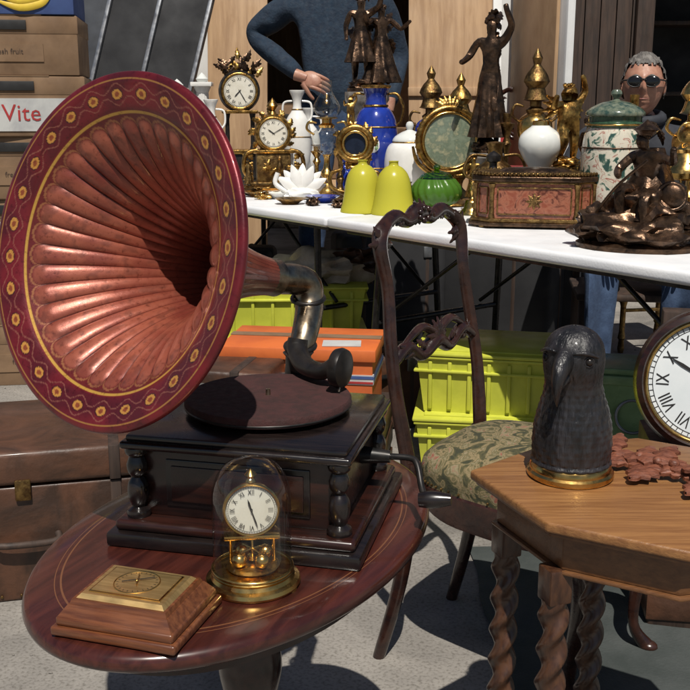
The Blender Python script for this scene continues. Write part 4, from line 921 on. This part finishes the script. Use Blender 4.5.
for sx,an in((-1,-100),(1,100)):
    M=Tr(sx*(vw/2-.02),-.06,0)@Ro(an*1.0,'Z')
    old=van.T;van.T=M;w=.85
    van.box((w,.05,1.75),(-sx*w/2,0,1.48),whitepaint,bev=.02);van.box((w*.8,.02,1.3),(-sx*w/2,.04,1.35),ply,bev=.004);van.box((w*.8,.02,1.3),(-sx*w/2,-.04,1.35),ply,bev=.004);van.T=old
van.obj('white_van',(.03,y0,0))
x=B();x.box((.52,.018,1.9),(0,0,.95),ply,bev=.002);x.box((.05,.03,1.9),(.24,-.024,.95),whitepaint,bev=.003)
for k in range(6): x.ell((-.22+.09*(k%3),-.010,.3+.55*(k//3)+.1*(k%2)),(.004,.002,.004),darkwood,1)
x.box((.53,.03,.05),(0,-.012,1.2),ply,bev=.004)
o=x.obj('plywood_sheet',(.63,5.75,0));o.rotation_euler=(R(-7),0,R(3))
x=B();x.box((.34,.018,1.8),(0,0,.9),ply,bev=.002);o=x.obj('plywood_sheet',(-.62,5.72,0));o.rotation_euler=(R(-7),0,R(-4))
for k,(a,c,w,h) in enumerate(((-.45,6.9,.6,.5),(.2,7.2,.7,.8),(.55,6.7,.4,.35))):
    carton((a,c,.625),k*7,w,.4,h,1)
x=B()
x.box((3.6,.08,2.7),(1.8,2.0,1.35),blackcloth,bev=0);x.box((.08,2.0,2.7),(0,1.0,1.35),darkwood,bev=.01);x.box((.08,2.0,2.7),(3.6,1.0,1.35),darkwood,bev=.01)
x.box((3.9,2.4,.08),(1.8,1.0,2.75),darkwood,bev=.01)
for a in(.0,.42,1.9,3.6): x.box((.10,.10,2.7),(a,-.03,1.35),darkwood,bev=.008)
for k in range(5): x.box((.085,.02,2.6),(.04+.09*k,-.02,1.3),darkwood,bev=.004)
x.box((1.2,.5,.9),(2.4,1.2,.45),darkwood,bev=.01)
for k in range(3): x.box((2.6,.3,.03),(2.2,1.75,.7+.5*k),darkwood,bev=.004)
x.obj('wooden_shed',(1.28,6.0,0),0)
br,nt,b=base('brick_wall');tc=nt.nodes.new('ShaderNodeTexCoord');bt=nt.nodes.new('ShaderNodeTexBrick');mp=nt.nodes.new('ShaderNodeMapping');mp.inputs['Rotation'].default_value=(R(90),0,0)
bt.inputs['Scale'].default_value=4;bt.inputs['Color1'].default_value=(.22,.10,.07,1);bt.inputs['Color2'].default_value=(.28,.14,.10,1);bt.inputs['Mortar'].default_value=(.3,.28,.26,1)
nt.links.new(tc.outputs['Object'],mp.inputs[0]);nt.links.new(mp.outputs[0],bt.inputs[0]);nt.links.new(bt.outputs[0],b.inputs['Base Color']);b.inputs['Roughness'].default_value=.9
x=B();x.box((50,6,9),(0,3,4.5),br,bev=0)
for k in range(-8,9):
    for z in(2.2,5.6):
        x.box((1.4,.1,1.7),(k*2.8,-.02,z),cardw,bev=.01);x.box((1.2,.06,1.5),(k*2.8,-.05,z),blackmetal,bev=0);x.box((.05,.05,1.5),(k*2.8,-.09,z),cardw,bev=0);x.box((1.6,.2,.1),(k*2.8,-.08,z-.9),stonem,bev=.01)
x.obj('brick_building',(0,16,0))
# ---------------------------------------------------------------- people
def head(b,M,hair,glasses=False,grey=True):
    old=b.T;b.T=b.T@M
    n=64;k=48;vs=[];fs=[]
    for i in range(k+1):
        th=pi*i/k
        for j in range(n):
            a=2*pi*j/n; d=Vector((math.sin(th)*math.cos(a),math.sin(th)*math.sin(a),math.cos(th)))
            x_,y_,z_=d.x*.078,d.y*.096,d.z*.118
            if d.z<0: x_*=1-.20*(-d.z)**1.6; 
            if d.z<0 and d.y<0: y_*=1-.10*(-d.z)
            if d.z<0 and d.y>0: y_*=1-.35*(-d.z)
            if d.y<0:
                G=lambda cx_,cz_,sx_,sz_:math.exp(-((x_-cx_)/sx_)**2-((z_-cz_)/sz_)**2)
                y_-=.024*G(0,-.018,.011,.016)+.012*G(0,.004,.008,.02)+.004*G(0,.028,.04,.008)
                y_-=.005*G(0,-.052,.024,.006)+.004*G(0,-.066,.02,.007)+.008*G(0,-.095,.022,.014)
                y_+=.009*(G(.030,.008,.015,.012)+G(-.030,.008,.015,.012))+.004*G(0,-.059,.022,.003)
                y_-=.005*(G(.04,-.02,.016,.016)+G(-.04,-.02,.016,.016))
                y_+=.004*(G(.030,-.042,.004,.014)+G(-.030,-.042,.004,.014))+.002*G(0,.052,.04,.003)+.002*G(0,.062,.04,.003)
            vs.append((x_,y_,z_))
    for i in range(k):
        for j in range(n): fs.append((i*n+j,(i+1)*n+j,(i+1)*n+(j+1)%n,i*n+(j+1)%n))
    b.add(vs,fs,skin)
    for sx in(-1,1):
        b.ell((sx*.029,-.078,.008),(.0115,.0115,.0105),eyew,2);b.ell((sx*.029,-.0885,.008),(.0045,.002,.0045),inkm,2)
        b.ell((sx*.079,.004,-.004),(.008,.018,.030),skin,3,.15,3);b.tube([(sx*.014,-.094,.026),(sx*.030,-.094,.031),(sx*.046,-.084,.026)],[.002,.0035,.002],hair)
    b.tube([(-.024,-.0895,-.056),(0,-.096,-.058),(.024,-.0895,-.056)],[.001,.0028,.001],mat('lips',(.28,.10,.08),rough=.5))
    vs=[];fs=[]
    for i in range(0,31):
        th=pi*i/k
        for j in range(n):
            a=2*pi*j/n; d=Vector((math.sin(th)*math.cos(a),math.sin(th)*math.sin(a),math.cos(th)))
            s_=1.07+.07*noise.noise(d*7)+.05*noise.noise(d*19)
            vs.append((d.x*.080*s_,d.y*.098*s_+.004,d.z*.118*s_+.002))
    for i in range(30):
        for j in range(n):
            a=2*pi*(j+.5)/n; th=pi*(i+.5)/k; y=math.sin(a)
            lim=.30*pi if y<-.45 else (.42*pi if y<-.1 else .60*pi)
            lim+=.02*pi*math.sin(j*1.9)
            if th<lim: fs.append((i*n+j,(i+1)*n+j,(i+1)*n+(j+1)%n,i*n+(j+1)%n))
    b.add(vs,fs,hair)
    if glasses:
        for sx in(-1,1):
            b.ell((sx*.031,-.099,.007),(.029,.006,.021),sung,3);b.torus(.0225,.0022,inkm,Tr(sx*.031,-.101,.007)@Ro(90,'X')@Sc(1.25,.92,1),n=28,k=6)
            b.tube([(sx*.058,-.095,.013),(sx*.080,-.05,.014),(sx*.086,.01,.008)],.0032,inkm,n=8)
        b.tube([(-.01,-.106,.012),(0,-.109,.015),(.01,-.106,.012)],.0025,inkm)
    b.T=old
def hand(b,w,f,nrm,side,curl,s_=1.0):
    w=Vector(w);f=Vector(f).normalized();nrm=Vector(nrm);nrm=(nrm-f*f.dot(nrm)).normalized();sd=f.cross(nrm)*side
    Mx=Matrix(((f.x,sd.x,nrm.x,0),(f.y,sd.y,nrm.y,0),(f.z,sd.z,nrm.z,0),(0,0,0,1)))
    b.ell(tuple(w+f*.048*s_),(.052*s_,.041*s_,.016*s_),skin,3,M=Mx)
    b.tube([tuple(w-f*.03),tuple(w),tuple(w+f*.03)],[.028,.026,.022],skin,n=14)
    for o,ln in((.031,.070),(.011,.080),(-.010,.075),(-.029,.060)):
        p=w+f*.078*s_+sd*o*s_; pts=[tuple(p-f*.02)];d=f.copy();rr=[.010]
        pts.append(tuple(p));rr.append(.0098)
        for q,c in((.42,curl),(.32,curl*1.2),(.26,curl*.8)):
            d=(Matrix.Rotation(c,3,sd)@d) if (Matrix.Rotation(c,3,sd)@f).dot(nrm)<0 else (Matrix.Rotation(-c,3,sd)@d)
            p=p+d*ln*q*s_; pts.append(tuple(p)); rr.append(.0088)
        rr[-1]=.0062; pts.append(tuple(p+d*.005)); rr.append(.002)
        b.tube(pts,[r*s_ for r in rr],skin,n=12,sub=3)
    p=w+f*.02*s_+sd*.028*s_; d=(f*.75+sd*.6-nrm*.25).normalized()
    b.tube([tuple(p),tuple(p+d*.03*s_),tuple(p+(d*.058-nrm*.006)*s_),tuple(p+(d*.075-nrm*.012+f*.006)*s_),tuple(p+(d*.081-nrm*.014+f*.008)*s_)],[.015*s_,.013*s_,.010*s_,.008*s_,.002],skin,n=12,sub=3)
PE=[e for e in EDG if e[1] not in('head','htop','haL','haR')]+[('neck','nt')]
def person(name,loc,rz,J,mf,headM,hair,glasses,hands,s_=1,tor=(0,.72),collar=None):
    x=B()
    def warp(v):
        if v.z>tor[0] and abs(v.x)<.20: 
            k=1-.30*sm(.22,.13,abs(v.x)); v=Vector((v.x,v.y*k if tor[1]<1 else v.y,v.z))
        w_=.012*noise.noise(v*9)+.007*noise.noise(v*20+Vector((5,0,0)))
        if v.z<1.6: v=v+Vector((w_*.5,w_,0))
        return v
    x.skin(J,PE,mf,'pelvis',None,warp,sub=3)
    if collar: x.torus(.075,.018,jacket,Tr(*collar)@Ro(12,'X')@Sc(1.1,.95,1.3),n=40)
    head(x,headM,hair,glasses)
    for h in hands: hand(x,*h)
    for f_ in('L','R'):
        a=J['an'+f_];t=J['to'+f_];dx=Vector((t[0]-a[0],t[1]-a[1],0)).normalized()
        M=Tr(a[0]+dx.x*.06,a[1]+dx.y*.06,a[2]-.03)@Matrix.Rotation(math.atan2(dx.x,-dx.y),4,'Z')
        old=x.T;x.T=x.T@M;x.ell((0,0,0),(.047,.140,.045),shoe,3);x.box((.088,.27,.02),(0,0,-.04),rubber,bev=.008);x.T=old
    return x.obj(name,loc,rz,s_,sharp=80)
J=dict(pelvis=(0,0,1.02,.16),belly=(0,0,1.20,.16),chest=(0,0,1.42,.18),neck=(0,.01,1.64,.062),nt=(0,-.01,1.72,.055),
 shL=(-.20,0,1.555,.082),elL=(-.425,.05,1.385,.060),wrL=(-.175,-.14,1.19,.040),
 shR=(.20,0,1.555,.082),elR=(.29,.06,1.28,.060),wrR=(.24,-.14,1.06,.040),
 hipL=(-.11,0,.95,.115),knL=(-.13,-.02,.52,.078),anL=(-.15,.02,.10,.055),toL=(-.17,-.14,.05,.04),hipR=(.11,0,.95,.115),knR=(.14,-.02,.52,.078),anR=(.16,.02,.10,.055),toR=(.19,-.14,.05,.04))
def mf1(c):
    if c.z>1.655: return skin
    if c.z>1.02 : return navy
    return denim
person('standing_man',(-.03,5.0,.06),0,J,mf1,Tr(0,-.03,1.80),hairb,False,[((-.175,-.14,1.19),(.75,-.2,-.25),(-.1,-1,.3),1,.35),((.24,-.14,1.06),(-.1,-.3,-1),(.9,-.2,0),-1,.35)])
x=B()
for k in range(6): x.box((.14,.8,.018),(-.4+.16*k,0,.05),darkwood,bev=.003)
for k in range(3): x.box((.96,.08,.04),(0,-.34+.34*k,.02),darkwood,bev=.003)
x.obj('wooden_pallet',(-.03,5.05,0))
J2=dict(pelvis=(0,0,.55,.165),belly=(0,.0,.72,.16),chest=(0,-.03,.90,.18),neck=(0,-.03,1.085,.062),nt=(0,-.04,1.15,.055),
 shL=(-.20,-.03,1.02,.082),elL=(-.30,-.12,.78,.06),wrL=(-.16,-.33,.68,.040),shR=(.20,-.03,1.02,.082),elR=(.30,-.12,.78,.06),wrR=(.16,-.33,.68,.040),
 hipL=(-.10,-.05,.53,.11),knL=(-.15,-.46,.54,.078),anL=(-.15,-.47,.12,.055),toL=(-.17,-.62,.06,.04),hipR=(.10,-.05,.53,.11),knR=(.15,-.46,.54,.078),anR=(.15,-.47,.12,.055),toR=(.17,-.62,.06,.04))
person('seated_man',(1.175,4.1,-.03),-8,J2,lambda c: skin if c.z>1.11 else (jacket if (c.z>.60 or c.y>.0) else denim),Tr(0,-.06,1.222)@Ro(-8,'Z')@Ro(-5,'X'),hairg,True,[((-.16,-.33,.68),(.35,-.6,-.35),(0,-.3,1),1,.3),((.16,-.33,.68),(-.35,-.6,-.35),(0,-.3,1),-1,.3)],collar=(0,-.035,1.10))
x=B();x.box((.44,.42,.03),(0,0,.37),darkwood,bev=.01)
for sx in(-1,1):
    for sy in(-1,1): x.box((.03,.03,.355),(sx*.19,sy*.18,.178),darkwood,bev=.004)
    x.box((.03,.03,.5),(sx*.19,.2,.62),darkwood,bev=.004)
x.box((.4,.02,.2),(0,.2,.75),darkwood,bev=.005);x.obj('wooden_chair',(1.175,4.12,0),-8)
# ---------------------------------------------------------------- light, world, camera
S=Vector((.03,-.50,.84)).normalized()
w=bpy.data.worlds.new('World');scene.world=w;w.use_nodes=True
sk=w.node_tree.nodes.new('ShaderNodeTexSky');sk.sky_type='NISHITA';sk.sun_disc=False;sk.sun_elevation=math.asin(S.z);sk.sun_rotation=math.atan2(S.x,S.y)
bg=w.node_tree.nodes['Background'];bg.inputs[1].default_value=.05;w.node_tree.links.new(sk.outputs[0],bg.inputs[0])
sl=bpy.data.lights.new('sun','SUN');sl.energy=4.9;sl.angle=R(.5);sl.color=(1,.95,.86)
so=bpy.data.objects.new('sun',sl);col.objects.link(so);so.rotation_euler=S.to_track_quat('Z','Y').to_euler()
cd=bpy.data.cameras.new('camera');cam=bpy.data.objects.new('camera',cd);col.objects.link(cam);cam.location=(0,0,1.12);cam.rotation_euler=(R(90-13.5),0,0)
cd.sensor_width=36;cd.lens=36*1000/690;cd.clip_end=500;cd.clip_start=.02
scene.camera=cam
scene.view_settings.view_transform='Standard';scene.view_settings.look='None';scene.view_settings.exposure=0
